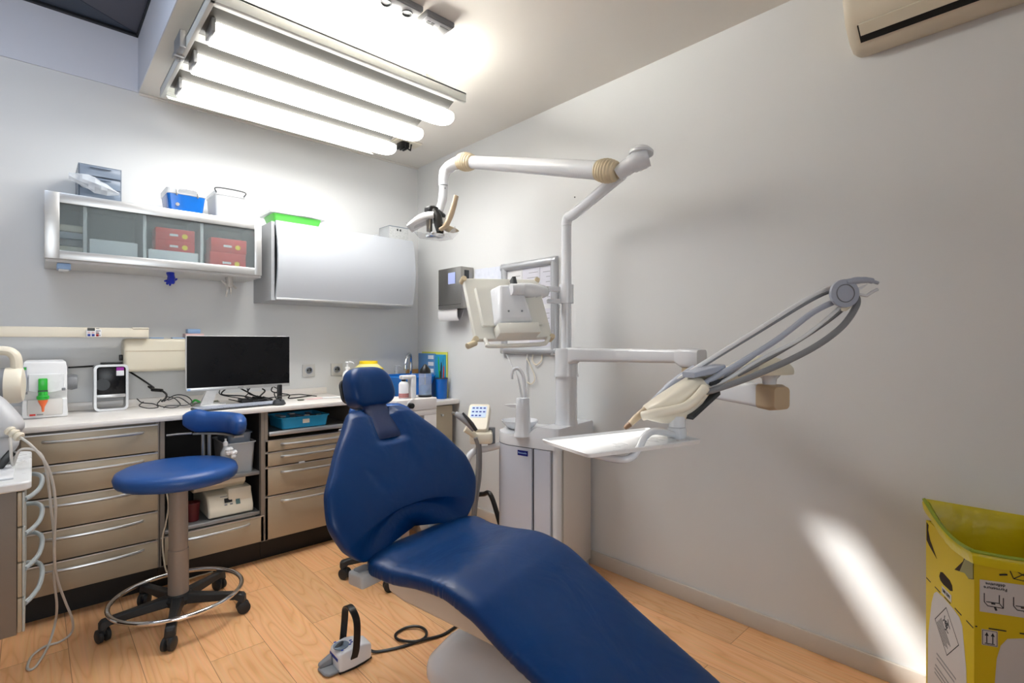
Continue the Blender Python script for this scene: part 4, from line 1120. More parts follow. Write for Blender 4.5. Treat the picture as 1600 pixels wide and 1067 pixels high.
# ================================================================ dental unit by the right wall
A15 = math.radians(11.5)
U = thing('dental_unit', 'white dental unit cabinet with spittoon and tall column against the right wall', 'dental unit', (-0.02, -1.74, 0), A15)
MU = MW[U.name]
def ul(x, y, z): return MU @ Vector((x, y, z))
def outline(inset=0.0, n=8):
    """plan of the cabinet: round right front corner, strongly rounded left end"""
    x0, x1, y0, y1 = -0.36+inset, -0.0-inset, 0.0+inset, 0.43-inset
    pts = []
    def arc(cx, cy, r, a0, a1):
        for k in range(n+1):
            a = math.radians(a0+(a1-a0)*k/n)
            pts.append((cx+r*math.cos(a), cy+r*math.sin(a)))
    arc(x1-0.01, y0+0.01, 0.01, 270, 360)
    arc(x1-0.06, y1-0.06, 0.06, 0, 90)
    arc(x0+0.16, y1-0.16, 0.16, 90, 180)
    arc(x0+0.035, y0+0.035, 0.035, 180, 270)
    out = []
    for k, p in enumerate(pts):
        q = pts[(k+1) % len(pts)]
        m_ = max(1, int(math.dist(p, q)/0.012))
        out += [(p[0]+(q[0]-p[0])*j/m_, p[1]+(q[1]-p[1])*j/m_) for j in range(m_)]
    return out
b = MB()
b.loft([[ (x, y, z) for x, y in outline(0.012)] for z in (0.0, 0.675)])
b.build('cabinet', mat('unit_warm_grey', (186, 182, 178), 0.35, var=0.02), U, world=False)  # body in one even warm grey
# front panels: the left one wraps round the curved end
def panel_strip(pts, z0, z1, th=0.012):
    m = MB()
    rings = []
    for i, (x, y) in enumerate(pts):
        a = Vector(pts[max(0, i-1)]); c = Vector(pts[min(len(pts)-1, i+1)])
        t = (c-a).normalized()
        nn = Vector((-t.y, t.x))
        q = Vector((x, y))+nn*th
        rings.append([(x, y, z0), (q.x, q.y, z0), (q.x, q.y, z1), (x, y, z1)])
    m.loft(rings)
    return m
x0 = -0.352
lp = [(x0, 0.152), (x0, 0.2)]+[(x0+0.155+0.155*math.cos(math.radians(a)), 0.27+0.155*math.sin(math.radians(a))) for a in range(180, 85, -8)]+[(-0.1, 0.425)]
panel_strip(lp, 0.05, 0.668).build('curved_front_panel', M_UNITG, U, world=False, angle=60)
panel_strip([(x0, 0.046), (x0, 0.09), (x0, 0.138)], 0.05, 0.668).build('narrow_front_panel', M_UNITG, U, world=False)
MB().bb((x0+0.002, 0.1385, 0.05), (x0+0.014, 0.1515, 0.668)).build('door_gap', M_KICK, U, world=False)
MB().cyl((-0.332, 0.026, 0.05), (-0.332, 0.026, 0.672), 0.024, n=24).build('corner_post', M_UNITW, U, world=False)
MB().bb((-0.3, 0.006, 0.04), (-0.006, 0.0115, 0.672), 0.002).build('side_panel', mat('unit_warm_white_panel', (206, 199, 192), 0.4, var=0.02), U, world=False)
# moulded top: low basin deck on the left, raised deck on the right
top = MB()
o0 = outline(-0.004, 8)
def deck(y): 
    t = min(1, max(0, (0.2-y)/0.09))
    t = t*t*(3-2*t)
    return 0.728+0.05*t
rings = [[(x, y, 0.678) for x, y in o0]]
def seam(x, y): return 0.672
rings = [[(x, y, 0.672) for x, y in o0], [(x, y, deck(y)-0.008) for x, y in o0], [(x*0.985-0.003, 0.004+y*0.982, deck(y)) for x, y in o0]]
m = top
R = [[m.v(p) for p in r] for r in rings]
n = len(o0)
for i in range(2):
    for k in range(n): m.face([R[i][k], R[i][(k+1) % n], R[i+1][(k+1) % n], R[i+1][k]])
m.face(R[0][::-1])
# deck surface as strips across y
ys = sorted({round(p[1], 4) for p in rings[2]})
def span(y):
    xs = []
    for k in range(n):
        a, c = rings[2][k], rings[2][(k+1) % n]
        if (a[1]-y)*(c[1]-y) <= 0 and abs(a[1]-c[1]) > 1e-6:
            xs.append(a[0]+(c[0]-a[0])*(y-a[1])/(c[1]-a[1]))
        elif abs(a[1]-y) < 1e-5: xs.append(a[0])
    return (min(xs), max(xs)) if xs else None
lo, hi = min(ys)+0.0005, max(ys)-0.0005
prev = None
for k in range(41):
    y = lo+(hi-lo)*k/40
    s_ = span(y)
    cur = [m.v((s_[0]-0.001, y, deck(y)-0.0003)), m.v((s_[1]+0.001, y, deck(y)-0.0003))]
    if prev: m.face([prev[0], prev[1], cur[1], cur[0]])
    prev = cur
top.build('moulded_top', M_UNITW, U, world=False, angle=50)
# badge with pale lettering
bp = ul(x0-0.0125, 0.205, 0.64)
bx = Vector((math.sin(A15), -math.cos(A15), 0))   # reading direction along the front
bdg = MB().plate(bp, bx, (0, 0, 1), 0.062, 0.026, 0.002, 0.001).build('blue_badge', mat('badge_blue', (10, 20, 110), 0.3), U)
lt = MB()
for k in range(8):
    hgt = 0.008 if k in (0, 6) else 0.005
    lt.plate(bp+bx*(-0.024+0.0065*k)-Vector((math.cos(A15), math.sin(A15), 0))*0.0013+Vector((0, 0, hgt/2-0.003)), bx, (0, 0, 1), 0.0045, hgt, 0.0006)
lt.build('badge_lettering', M_PBLUE, bdg)
# spittoon bowl
q = ul(-0.2, 0.335, 0.72)
MB().lathe([(0.0, 0), (0.04, 0.0), (0.075, 0.02), (0.098, 0.048), (0.1, 0.054), (0.095, 0.054), (0.07, 0.026), (0.03, 0.01), (0.0, 0.009)], q, n=40).build('spittoon_bowl', M_UNITW, U)
# filler tower with hooked water pipe
q = Vector((-0.41,-1.604,0.728)); q.z = 0.725
tw = MB()
rings = []
for z, s_ in ((0, 1.25), (0.02, 1.08), (0.08, 0.96), (0.15, 0.88), (0.185, 0.86), (0.19, 0.8)):
    rings.append([(q.x+0.042*s_*math.cos(2*PI*k/24), q.y+0.036*s_*math.sin(2*PI*k/24), q.z+z) for k in range(24)])
tw.loft(rings).build('filler_tower', M_UNITW, U)
hk = [(-0.401,-1.613,0.918), (-0.404,-1.61,0.986), (-0.41,-1.604,1.034), (-0.427,-1.589,1.063), (-0.443,-1.574,1.06), (-0.45,-1.567,1.037), (-0.452,-1.566,1.011)]
MB().tube(spline(hk, 6), 0.0085, n=12).build('water_pipe', M_UNITW, U)
MB().prism([(0, -0.012), (0.03, -0.008), (0.06, 0.002), (0.064, 0.006), (0.03, 0.008), (0, 0.008)], Vector((-0.438,-1.592,0.877)), (-0.7306, 0.6828, 0), (0, 0, 1), (0.0137, 0.0146, 0)).build('cup_shelf', M_UNITW, U, bev=0.003)
# column
cc = Vector((-0.22,-1.728,0.776)); cc.z = 0
MB().lathe([(0.0, 0.77), (0.061, 0.77), (0.058, 0.79), (0.0555, 0.8), (0.0545, 1.02), (0.0, 1.02)], cc, n=36).build('column_base', M_UNITW, U)
MB().lathe([(0.0, 1.165), (0.026, 1.165), (0.0255, 1.79), (0.0, 1.79)], cc, n=28).build('pole', M_UNITW, U)
pb, pe = cc+Vector((0, 0, 1.79)), Vector((-0.322,-2.138,1.935))
sl = [cc+Vector((0, 0, 1.7905)), cc+Vector((0, 0, 1.802)), cc+Vector((0, 0, 1.815))+(pe-pb)*0.015, cc+Vector((0, 0, 1.828))+(pe-pb)*0.05, pb+Vector((0, 0, 0.03))+(pe-pb-Vector((0, 0, 0.03)))*0.2, pe]
MB().tube(spline(sl, 5), 0.0265, n=24).build('slanted_pole', M_UNITW, U)

# ================================================================ delivery arm with instruments
DA = thing('instrument_delivery_unit', 'cream instrument delivery head with grey hoses on a white jointed arm', 'delivery unit', cc+Vector((0, 0, 1.03)))
k1 = Vector((-0.285, -2.45, 1.14))            # first elbow
MB().lathe([(0.0, 1.0205), (0.062, 1.0205), (0.0625, 1.03), (0.059, 1.04), (0.0575, 1.155), (0.054, 1.165), (0.0, 1.165)], cc, n=36).build('collar', M_UNITW, DA)
a0 = cc+Vector((0, 0, 1.133))
dv = (k1-a0).normalized()
def rsec(c, t, w, h, r=0.014):
    t = Vector(t).normalized()
    s_ = t.cross(Vector((0, 0, 1))).normalized()
    up = s_.cross(t)
    return [c+s_*x+up*y for x, y in rrect(w, h, r, 4)]
MB().loft([rsec(a0+dv*0.03+Vector((0, 0, -0.012)), dv, 0.075, 0.095), rsec(a0+dv*0.075, dv, 0.06, 0.072), rsec(a0+dv*0.1, dv, 0.058, 0.068), rsec(k1-dv*0.07, dv, 0.05, 0.056)]).build('first_arm', M_UNITW, DA, angle=50)
MB().loft([rsec(k1-dv*0.0695+Vector((0, 0, 0)), dv, 0.051, 0.057), rsec(k1-dv*0.04+Vector((0, 0, -0.006)), dv, 0.07, 0.075), rsec(k1+dv*0.01+Vector((0, 0, -0.008)), dv, 0.086, 0.075), rsec(k1+dv*0.04+Vector((0, 0, -0.008)), dv, 0.07, 0.07)]).build('elbow_block', M_UNITW, DA, angle=50)
MB().lathe([(0.0, 0), (0.034, 0), (0.036, -0.05), (0.0, -0.05)], k1+Vector((0.0, 0.01, -0.0455)), n=24).build('elbow_pivot', M_TAN, DA)
e2 = Vector((-0.465,-2.813,1.021))                # end of the second arm
s2 = k1+Vector((0, 0, -0.115))
d2 = (e2-s2).normalized()
MB().loft([rsec(s2-d2*0.03, d2, 0.05, 0.05), rsec(s2+d2*0.04, d2, 0.065, 0.07), rsec(e2-d2*0.06, d2, 0.065, 0.075), rsec(e2-d2*0.03, d2, 0.066, 0.078)]).build('second_arm', M_UNITW, DA, angle=50)
MB().loft([rsec(e2-d2*0.0295, d2, 0.068, 0.08), rsec(e2+d2*0.02, d2, 0.074, 0.082), rsec(e2+d2*0.045, d2, 0.06, 0.07)]).build('tan_end_cap', M_TAN, DA, angle=50)
nk = Vector((-0.469,-2.809,1.056))
MB().lathe([(0.0, 0), (0.022, 0), (0.02, 0.012), (0.022, 0.03), (0.034, 0.044), (0.0, 0.044)], nk+Vector((0, 0, -0.008)), n=24).build('swivel_neck', M_UNITW, DA)
dm = Vector((-0.492,-2.788,1.095))
rings = []
rt = Vector((0.7306, -0.6828, 0)); fwv = Vector((0.6828, 0.7306, 0))
for z, s_ in ((0, 1.0), (0.008, 1.02), (0.02, 1.0), (0.035, 0.86), (0.048, 0.62), (0.057, 0.3), (0.06, 0.05)):
    rings.append([dm+rt*(0.102*s_*math.cos(2*PI*k/32)+(1-s_)*0.01)+fwv*(0.075*s_*math.sin(2*PI*k/32))+Vector((0, 0, z)) for k in range(32)])
MB().loft(rings).build('head_dome', M_CREAM2, DA, angle=60)
# body between dome and front
f0 = Vector((-0.731,-2.701,1.07))
ax = (dm+Vector((0, 0, 0.02))-f0).normalized()
MB().loft([rsec(f0, ax, 0.09, 0.05), rsec(f0+ax*0.08, ax, 0.1, 0.055), rsec(dm+Vector((0, 0, 0.022))-ax*0.03, ax, 0.1, 0.04)]).build('head_body', M_CREAM2, DA, angle=50)
# cream front shell, lofted along its long axis
fs = MB()
rings = []
u_ax = (rt*0.86+Vector((0, 0, 1))*0.5).normalized()
v_ax = (Vector((0, 0, 1))*0.86-rt*0.5).normalized()
ups = [(-0.885,-2.598,0.983), (-0.877,-2.606,1.008), (-0.846,-2.635,1.038), (-0.811,-2.667,1.069), (-0.779,-2.697,1.096), (-0.758,-2.717,1.092), (-0.743,-2.731,1.071)]
lws = [(-0.884,-2.599,0.975), (-0.87,-2.612,0.966), (-0.846,-2.635,0.958), (-0.815,-2.663,0.956), (-0.789,-2.688,0.971), (-0.762,-2.713,1.012), (-0.741,-2.732,1.052)]
for k_, (a_, b_) in enumerate(zip(ups, lws)):
    a_, b_ = Vector(a_), Vector(b_)
    c, hv = (a_+b_)/2, (a_-b_)/2
    dp = (0.012, 0.035, 0.05, 0.055, 0.055, 0.05, 0.04)[k_]
    rings.append([c+hv*math.copysign(abs(math.cos(2*PI*k/24))**0.6, math.cos(2*PI*k/24))+fwv*(dp*math.copysign(abs(math.sin(2*PI*k/24))**0.7, math.sin(2*PI*k/24))) for k in range(24)])
fs.loft(rings).build('front_shell', M_CREAM, DA, angle=60)
MB().tube(spline([(-0.934,-2.634,0.986), (-0.926,-2.662,0.995), (-0.891,-2.702,1.005), (-0.862,-2.729,1.016), (-0.836,-2.747,1.039), (-0.803,-2.757,1.067)], 6), 0.0135, n=14).build('grip_bar', M_CREAM, DA)
MB().loft([rsec(Vector((-0.81,-2.709,1.102)), ax, 0.05, 0.016, 0.005), rsec(Vector((-0.758,-2.731,1.112)), ax, 0.06, 0.02, 0.006), rsec(Vector((-0.705,-2.753,1.124)), ax, 0.05, 0.016, 0.005)]).build('grey_cover', M_BLUEGREY, DA)
cn = MB()
for k in range(5):
    p = Vector((-0.773,-2.758,1.076))+(Vector((-0.72,-2.779,1.09))-Vector((-0.773,-2.758,1.076)))*(k/4)
    MB().cyl(p, p+ax*0.02, 0.006, n=12).build('hose_connector', M_DGREY, DA)
MB().loft([rsec(Vector((-0.823,-2.697,0.982)), ax, 0.09, 0.012, 0.004), rsec(Vector((-0.725,-2.734,1.049)), ax, 0.08, 0.014, 0.004)]).build('dark_underside', M_DGREY, DA)
# tray shaft and arm
sh = Vector((-0.834,-2.686,0.963))
MB().cyl(sh+Vector((0, 0, 0.02)), sh+Vector((0, 0, -0.012)), 0.024, n=24).build('tray_swivel', M_UNITW, DA)
MB().bb(sh+Vector((-0.022, -0.022, -0.056)), sh+Vector((0.022, 0.022, -0.0125)), 0.008).build('tray_bracket', M_UNITW, DA)
tz = sh.z-0.04
TA = MB().tube(spline([sh+Vector((-0.015, 0, -0.035)), (-0.918,-2.69,0.945), (-0.975,-2.692,0.954), (-1.016,-2.694,0.946), (-1.045,-2.695,0.922), (-1.065,-2.69,0.901), (-1.091,-2.679,0.893), (-1.097,-2.632,0.891), (-1.104,-2.585,0.895)], 6), 0.0098, n=14).build('tray_arm', M_UNITW, DA)
# tray
tc_ = Vector((-0.998, -2.607, 0.916))
ta = math.radians(-15)
tx_, ty_ = Vector((math.cos(ta), math.sin(ta), 0)), Vector((-math.sin(ta), math.cos(ta), 0))
tr = MB()
tr.plate(tc_, tx_, ty_, 0.38, 0.212, 0.0045, 0.01)
edge = [tc_+tx_*x+ty_*y+Vector((0, 0, 0.006)) for x, y in rrect(0.39, 0.22, 0.01, 3)]
edge2 = [tc_+tx_*x+ty_*y+Vector((0, 0, 0.0)) for x, y in rrect(0.38, 0.212, 0.01, 3)]
tr.loft([edge2, [p+Vector((0, 0, 0.009))+(p-tc_)*0.03 for p in edge2], [p+Vector((0, 0, 0.007))+(p-tc_)*0.05 for p in edge2], [p+Vector((0, 0, -0.003))+(p-tc_)*0.02 for p in edge2]], cap=False, loop=True)
TR = tr.build('instrument_tray', M_WHITE, DA, angle=30)
# whip hoses
W_ = 1.53
hoses = [([(-0.81,-2.573,0.999), (-0.787,-2.621,1.055), (-0.754,-2.693,1.114), (-0.64,-2.841,1.237), (-0.522,-2.937,1.329), (-0.471,-2.984,1.36), (-0.452,-3.003,1.348)], 0.0062, 'white', M_WHITE),
         ([(-0.789,-2.578,1.002), (-0.754,-2.624,1.055), (-0.712,-2.691,1.116), (-0.595,-2.842,1.24), (-0.494,-2.936,1.323), (-0.446,-2.981,1.352), (-0.438,-3.002,1.345)], 0.0052, 'grey', M_GREYP),
         ([(-0.791,-2.727,1.072), (-0.769,-2.748,1.083), (-0.632,-2.876,1.195), (-0.547,-2.955,1.282), (-0.477,-2.993,1.317), (-0.449,-3.005,1.333)], 0.0085, 'thick blue-grey', M_BLUEGREY),
         ([(-0.758,-2.731,1.068), (-0.696,-2.761,1.091), (-0.546,-2.874,1.219), (-0.47,-2.945,1.297), (-0.437,-2.989,1.327), (-0.435,-3.005,1.338)], 0.0055, 'grey', M_BLUEGREY),
         ([(-0.769,-2.748,1.064), (-0.73,-2.784,1.087), (-0.654,-2.855,1.15), (-0.574,-2.93,1.205), (-0.517,-2.983,1.263), (-0.461,-3.008,1.307), (-0.444,-3.011,1.333)], 0.0055, 'white', M_WHITE),
         ([(-0.733,-2.726,1.057), (-0.648,-2.778,1.094), (-0.554,-2.866,1.164), (-0.463,-2.951,1.242), (-0.42,-3.005,1.3), (-0.426,-3.013,1.33)], 0.0055, 'grey', M_GREYP),
         ([(-0.786,-2.745,1.054), (-0.774,-2.77,1.06), (-0.691,-2.861,1.107), (-0.585,-2.96,1.175), (-0.507,-3.02,1.24), (-0.451,-3.045,1.304), (-0.44,-3.041,1.335), (-0.441,-3.026,1.347)], 0.0092, 'thick grey', M_GREYP)]
for pts, r, lb, m in hoses:
    tag(MB().tube(spline(pts, 10), r, n=10).build('hose', m, DA), lb+' hose')
wd = Vector((-0.481,-3.017,1.34))
MB().lathe([(0.0, 0), (0.039, 0), (0.041, 0.004), (0.041, 0.014), (0.0, 0.016)], wd, n=36, axis=-fwv).build('whip_disc', M_BLUEGREY, DA)
MB().lathe([(0.024, 0.0), (0.0255, 0.0025), (0.027, 0.0)], wd-fwv*0.0155, n=36, axis=-fwv, cap=False).build('disc_ring', M_GREYP, DA)
MB().loft([rsec(wd+fwv*0.022+rt*0.02+Vector((0, 0, -0.03)), rt, 0.03, 0.04, 0.006), rsec(wd+fwv*0.022+rt*0.042+Vector((0, 0, -0.012)), rt, 0.03, 0.04, 0.006)]).build('hose_clamp', M_CREAM, DA)
MB().tube(spline([wd+rt*(-0.01)+Vector((0, 0, 0.03)), (-0.479,-3.032,1.374), (-0.457,-3.053,1.378), (-0.435,-3.073,1.378), (-0.416,-3.091,1.37)], 6), [0.006, 0.009, 0.0105, 0.0095, 0.0085, 0.005], n=12).build('curved_beak', M_BLUEGREY, DA)
MB().tube([(-0.456,-3.04,1.34), (-0.441,-3.068,1.333), (-0.429,-3.079,1.344), (-0.418,-3.09,1.352)], 0.0045, n=10).build('wire_hook', M_UNITW, DA)
MB().prism([(0, 0), (0.02, 0.006), (0.042, 0.024), (0.01, 0.012)], Vector((-0.454,-3.042,1.347)), rt, (0, 0, 1), fwv*0.008).build('beak_web', M_WHITE, DA)
MB().tube([(-0.808,-2.594,1.013), (-0.777,-2.637,1.063), (-0.737,-2.696,1.117)], [0.012, 0.017, 0.016], n=14).build('blue_grey_handpiece', M_BLUEGREY, DA)
hpz = MB()
hpz.tube([(-0.909,-2.63,1.002), (-0.931,-2.61,0.977), (-0.943,-2.599,0.961)], [0.011, 0.0105, 0.009], n=16)
o = thing('dental_handpiece', 'tan dental handpiece with brown tip poking from the delivery head', 'handpiece', (-0.936,-2.605,0.972))
hpz.build('barrel', M_TAN, o)
MB().tube([(-0.943,-2.598,0.96), (-0.95,-2.592,0.953), (-0.955,-2.587,0.947)], [0.009, 0.008, 0.005], n=16).build('tip', mat('brown_plastic', (112, 84, 62), 0.4), o)

# ================================================================ operating light
OL = thing('operating_light', 'white operating light arm with beige bellows and clear shielded lamp head', 'operating light', (-0.4, -2.0, 1.95))
j0, j1 = Vector((-0.396,-2.11,1.94)), Vector((-0.521,-1.282,2.161))
MB().tube(spline([(-0.376,-2.156,1.922), (-0.364,-2.209,1.947), (-0.351,-2.248,1.962), (-0.335,-2.278,1.972)], 5), [0.037, 0.04, 0.046, 0.05, 0.05, 0.046], n=24, flat=0.85).build('shoulder_joint', M_UNITW, OL)
MB().lathe([(0.0, 0), (0.05, 0), (0.05, 0.012), (0.035, 0.026), (0.012, 0.031), (0.0, 0.031)], Vector((-0.356,-2.257,1.982)), n=28, axis=(0.1, 0, 1)).build('shoulder_cap', M_UNITW, OL)
def bellows(c, d, r, ln):
    pr = [(0.0, -ln/2)]
    for k in range(57):
        t = k/56
        env = 0.78+0.22*math.sin(PI*t)
        pr.append((r*env*(1-0.045*math.cos(t*2*PI*7)), -ln/2+ln*t))
    pr.append((0.0, ln/2))
    return MB().lathe(pr, c, n=32, axis=d).build('bellows', M_BELLOW, OL, angle=50)
ad = (j1-j0).normalized()
bellows(j0, ad, 0.051, 0.1)
bellows(j1, ad, 0.048, 0.1)
MB().tube([j0+ad*0.048, j0+ad*0.2, j1-ad*0.048], [0.041, 0.04, 0.033], n=28).build('spring_arm', M_UNITW, OL)
MB().tube(spline([j1+ad*0.045, (-0.55,-1.2,2.157), (-0.572,-1.166,2.129), (-0.58,-1.159,2.084), (-0.58,-1.159,2.049)], 6), [0.033, 0.032, 0.03, 0.027, 0.026], n=22).build('elbow', M_UNITW, OL)
MB().tube(spline([(-0.58,-1.159,2.047), (-0.582,-1.156,1.986), (-0.59,-1.149,1.938), (-0.603,-1.137,1.889)], 6), [0.023, 0.023, 0.022, 0.022], n=20).build('drop_tube', M_UNITW, OL)
MB().cyl((-0.585,-1.181,2.029), (-0.59,-1.188,2.027), 0.003, n=8).build('screw', M_DGREY, OL)
lp = 2.76
def Lp(px, py, d): return d
bk = MB()
bk.bb(Vector((-0.656,-1.155,1.9))-Vector((0.03, 0.03, 0.02)), Vector((-0.656,-1.155,1.9))+Vector((0.03, 0.03, 0.022)), 0.012, 3)
bk.tube([(-0.651,-1.16,1.914), (-0.643,-1.195,1.865), (-0.644,-1.208,1.815), (-0.645,-1.221,1.772)], [0.024, 0.028, 0.028, 0.022], n=12, flat=0.75)
bk.tube([(-0.588,-1.165,1.879), (-0.631,-1.179,1.89)], 0.018, n=12)
bk.build('black_yoke', M_BLACK, OL)
MB().bb(Vector((-0.591,-1.162,1.862))-Vector((0.018, 0.018, 0.03)), Vector((-0.591,-1.162,1.862))+Vector((0.018, 0.018, 0.03)), 0.008).build('white_knuckle', M_UNITW, OL)
# lamp housing: curved white reflector back on the left, tan reflector on the right, clear shield below
cv = MB()
rings = []
for k in range(9):
    t = k/8
    c = Vector((-0.741,-1.076,1.801)).lerp(Vector((-0.641,-1.17,1.856)), t)
    hh = 0.012+0.03*math.sin(PI*(0.15+0.6*t))
    c.z += 0.012*math.sin(PI*t)
    rings.append([c+fwv*(0.075*math.cos(2*PI*j/20))+Vector((0, 0, hh*max(-0.15, math.sin(2*PI*j/20)))) for j in range(20)])
cv.loft(rings).build('white_lamp_cover', M_WHITE, OL, angle=60)
sd = MB()
pts = [(-0.757,-1.089,1.817), (-0.733,-1.125,1.767), (-0.654,-1.212,1.748), (-0.605,-1.258,1.759), (-0.583,-1.279,1.792)]
sd.loft([[Vector(p)+fwv*0.1 for p in pts]+[Vector(p)+fwv*0.1+Vector((0, 0, 0.004)) for p in reversed(pts)], [Vector(p)-fwv*0.06 for p in pts]+[Vector(p)-fwv*0.06+Vector((0, 0, 0.004)) for p in reversed(pts)]])
sd.build('clear_shield', M_CLEAR, OL)
MB().lathe([(0.0, 0.0), (0.03, 0.004), (0.055, 0.022), (0.052, 0.024), (0.028, 0.008), (0.0, 0.005)], Vector((-0.591,-1.216,1.787)), n=28, axis=(0.25, -0.2, 1)).build('tan_reflector', M_BELLOW, OL)
MB().bb(Vector((-0.681,-1.174,1.815))-Vector((0.012, 0.012, 0.035)), Vector((-0.681,-1.174,1.815))+Vector((0.012, 0.012, 0.035)), 0.003).build('bulb_holder', M_STEEL, OL)
MB().bb(Vector((-0.664,-1.203,1.759))-Vector((0.04, 0.03, 0.01)), Vector((-0.664,-1.203,1.759))+Vector((0.04, 0.03, 0.01)), 0.004).build('metal_plate', M_CHROME, OL)
MB().tube(spline([(-0.656,-1.238,1.785), (-0.64,-1.267,1.806), (-0.623,-1.283,1.856), (-0.611,-1.294,1.906), (-0.601,-1.303,1.959)], 5), [0.014, 0.018, 0.019, 0.018, 0.017], n=14, flat=0.75).build('tan_handle', M_TAN, OL)

# ================================================================ monitor on the pole
MT = thing('chairside_monitor', 'cream flat monitor on white arm seen from behind with handle bar below', 'monitor', (-0.61, -1.707, 1.2))
Rm = Matrix(((0.944, 0.309, 0.118), (-0.33, 0.842, 0.428), (0.033, -0.443, 0.896))).to_4x4()
TM = Matrix.Translation((-0.605, -1.702, 1.351)) @ Rm
def mm(): return MB(TM)
M_MON = mat('monitor_cream', (222, 221, 213), 0.4, var=0.02)
MB(TM).prism(rrect(0.38, 0.315, 0.012, 4), (0, -0.012, 0), (1, 0, 0), (0, 0, 1), (0, 0.03, 0)).build('rear_shell', M_MON, MT, bev=0.004)
MB(TM).prism(rrect(0.345, 0.28, 0.004, 2), (0, 0.0185, 0), (1, 0, 0), (0, 0, 1), (0, 0.0015, 0)).build('screen', M_SCREEN, MT)
MB(TM).loft([[(x*1.0, -0.0125, z) for x, z in rrect(0.3, 0.2, 0.006, 3)], [(x*0.97, -0.03, z) for x, z in rrect(0.3, 0.2, 0.006, 3)]]).build('raised_back', M_MON, MT, angle=30)
hb = MB(TM)
prof = [(0.125, 0.078), (0.12, 0.02), (0.1, -0.05), (0.105, -0.12), (0.1, -0.165)]
hb.loft([[(-0.085+0.0, -0.0305, 0.085), (0.085, -0.0305, 0.085), (0.09, -0.0305, -0.11), (-0.105, -0.0305, -0.11)], [(-0.05, -0.085, 0.08), (0.055, -0.085, 0.08), (0.075, -0.075, -0.095), (-0.085, -0.075, -0.095)]])
hb.build('arm_housing', M_UNITW, MT, bev=0.012, bseg=3)
MB(TM).bb((-0.1, -0.08, -0.165), (0.1, -0.013, -0.112), 0.006).build('lower_cover', M_MON, MT)
sc_ = (( -0.035, -0.0765, -0.055), (0.03, -0.0765, -0.055))
for p in sc_: MB(TM).cyl(p, (p[0], p[1]-0.004, p[2]), 0.0045, n=10).build('screw', M_GREYP, MT)
for sx, sz in ((-1, 1), (1, 1), (-1, -1), (1, -1)):
    MB(TM).lathe([(0.0, -0.018), (0.012, -0.018), (0.014, -0.01), (0.014, 0.02), (0.0, 0.02)], (sx*0.188, 0, sz*0.155), n=16, axis=(0, 1, 0)).build('corner_bumper', M_BELLOW, MT)
MB(TM).tube(spline([(-0.15, -0.02, -0.162), (-0.148, -0.03, -0.19), (-0.13, -0.034, -0.203), (0.1, -0.034, -0.203), (0.14, -0.032, -0.19), (0.165, -0.02, -0.162)], 5), 0.0095, n=12).build('handle_bar', M_MON, MT)
MB(TM).lathe([(0.0, 0), (0.013, 0), (0.013, 0.05), (0.0, 0.052)], (-0.19, -0.005, -0.17), n=16, axis=(-0.9, -0.2, -0.4)).build('side_knob', M_BELLOW, MT)
MB(TM).bb((0.012, -0.1, 0.07), (0.03, -0.06, 0.115), 0.003).build('dark_hinge', M_DGREY, MT)
h0 = TM @ Vector((0.02, -0.1, 0.045))
c1 = cc+Vector((0, 0, 1.44))
MB().lathe([(0.0, 0), (0.0375, 0), (0.0375, 0.095), (0.0, 0.095)], cc+Vector((0, 0, 1.395)), n=28).build('pole_clamp', M_UNITW, MT)
k2 = Vector((-0.342,-1.695,1.448))
ck = MB()
ck.prism([(0, -0.012), (0.115, -0.006), (0.115, 0.014), (0, 0.016)], c1+Vector((0, 0, 0.024)), (k2-c1).to_2d().to_3d().normalized(), (0, 0, 1), fwv*0.05-fwv*0.0)
ck.prism([(0, -0.004), (0.115, -0.002), (0.115, 0.016), (0, 0.022)], c1+Vector((0, 0, -0.042)), (k2-c1).to_2d().to_3d().normalized(), (0, 0, 1), fwv*0.05)
ck.build('clamp_fork', M_UNITW, MT, bev=0.004)
MB().cyl(k2+Vector((0, 0, -0.02)), k2+Vector((0, 0, 0.026)), 0.016, n=16).build('pivot', M_STEEL, MT)
da = (h0-k2)
MB().tube([k2+da*0.0, k2+da*0.12, k2+da*0.5, k2+da*0.88, k2+da*1.0], [0.024, 0.033, 0.036, 0.032, 0.026], n=22).build('arm', M_UNITW, MT)
MB().lathe([(0.0, -0.03), (0.026, -0.03), (0.026, 0.03), (0.0, 0.03)], h0, n=20, axis=(0.94, -0.33, 0.03)).build('arm_knuckle', M_UNITW, MT)

# ================================================================ assistant's holder with suction handpieces
AS = thing('assistant_holder', 'cream assistant keypad holder carrying grey suction handpieces left of the unit', 'instrument holder', (-0.441,-1.302,0.691))
kc, ke = Vector((-0.384,-1.273,0.822)), Vector((-0.516,-1.314,0.729))
kn = Vector((-0.55, -0.45, 0.72)).normalized()
kx = (rt+Vector((0, 0, -0.12))).normalized()
kx = (kx-kn*kx.dot(kn)).normalized()
ky = kn.cross(kx)
kp = Vector((-0.459,-1.313,0.781))
MB().plate(kp, kx, ky, 0.115, 0.17, 0.05, 0.016).build('keypad_body', M_CREAM, AS, bev=0.004)
kpad = MB().plate(kp+kn*0.0258+ky*0.03, kx, ky, 0.085, 0.075, 0.0015, 0.004).build('keypad_label', mat('keypad_pale_blue', (196, 214, 240), 0.45), AS)
for i in range(3):
    for j in range(4):
        if i == 2 and j == 3: continue
        MB().plate(kp+kn*0.027+ky*(0.055-0.025*i)+kx*(-0.03+0.02*j), kx, ky, 0.013, 0.009, 0.001, 0.002).build('blue_key', M_BIZ, kpad)
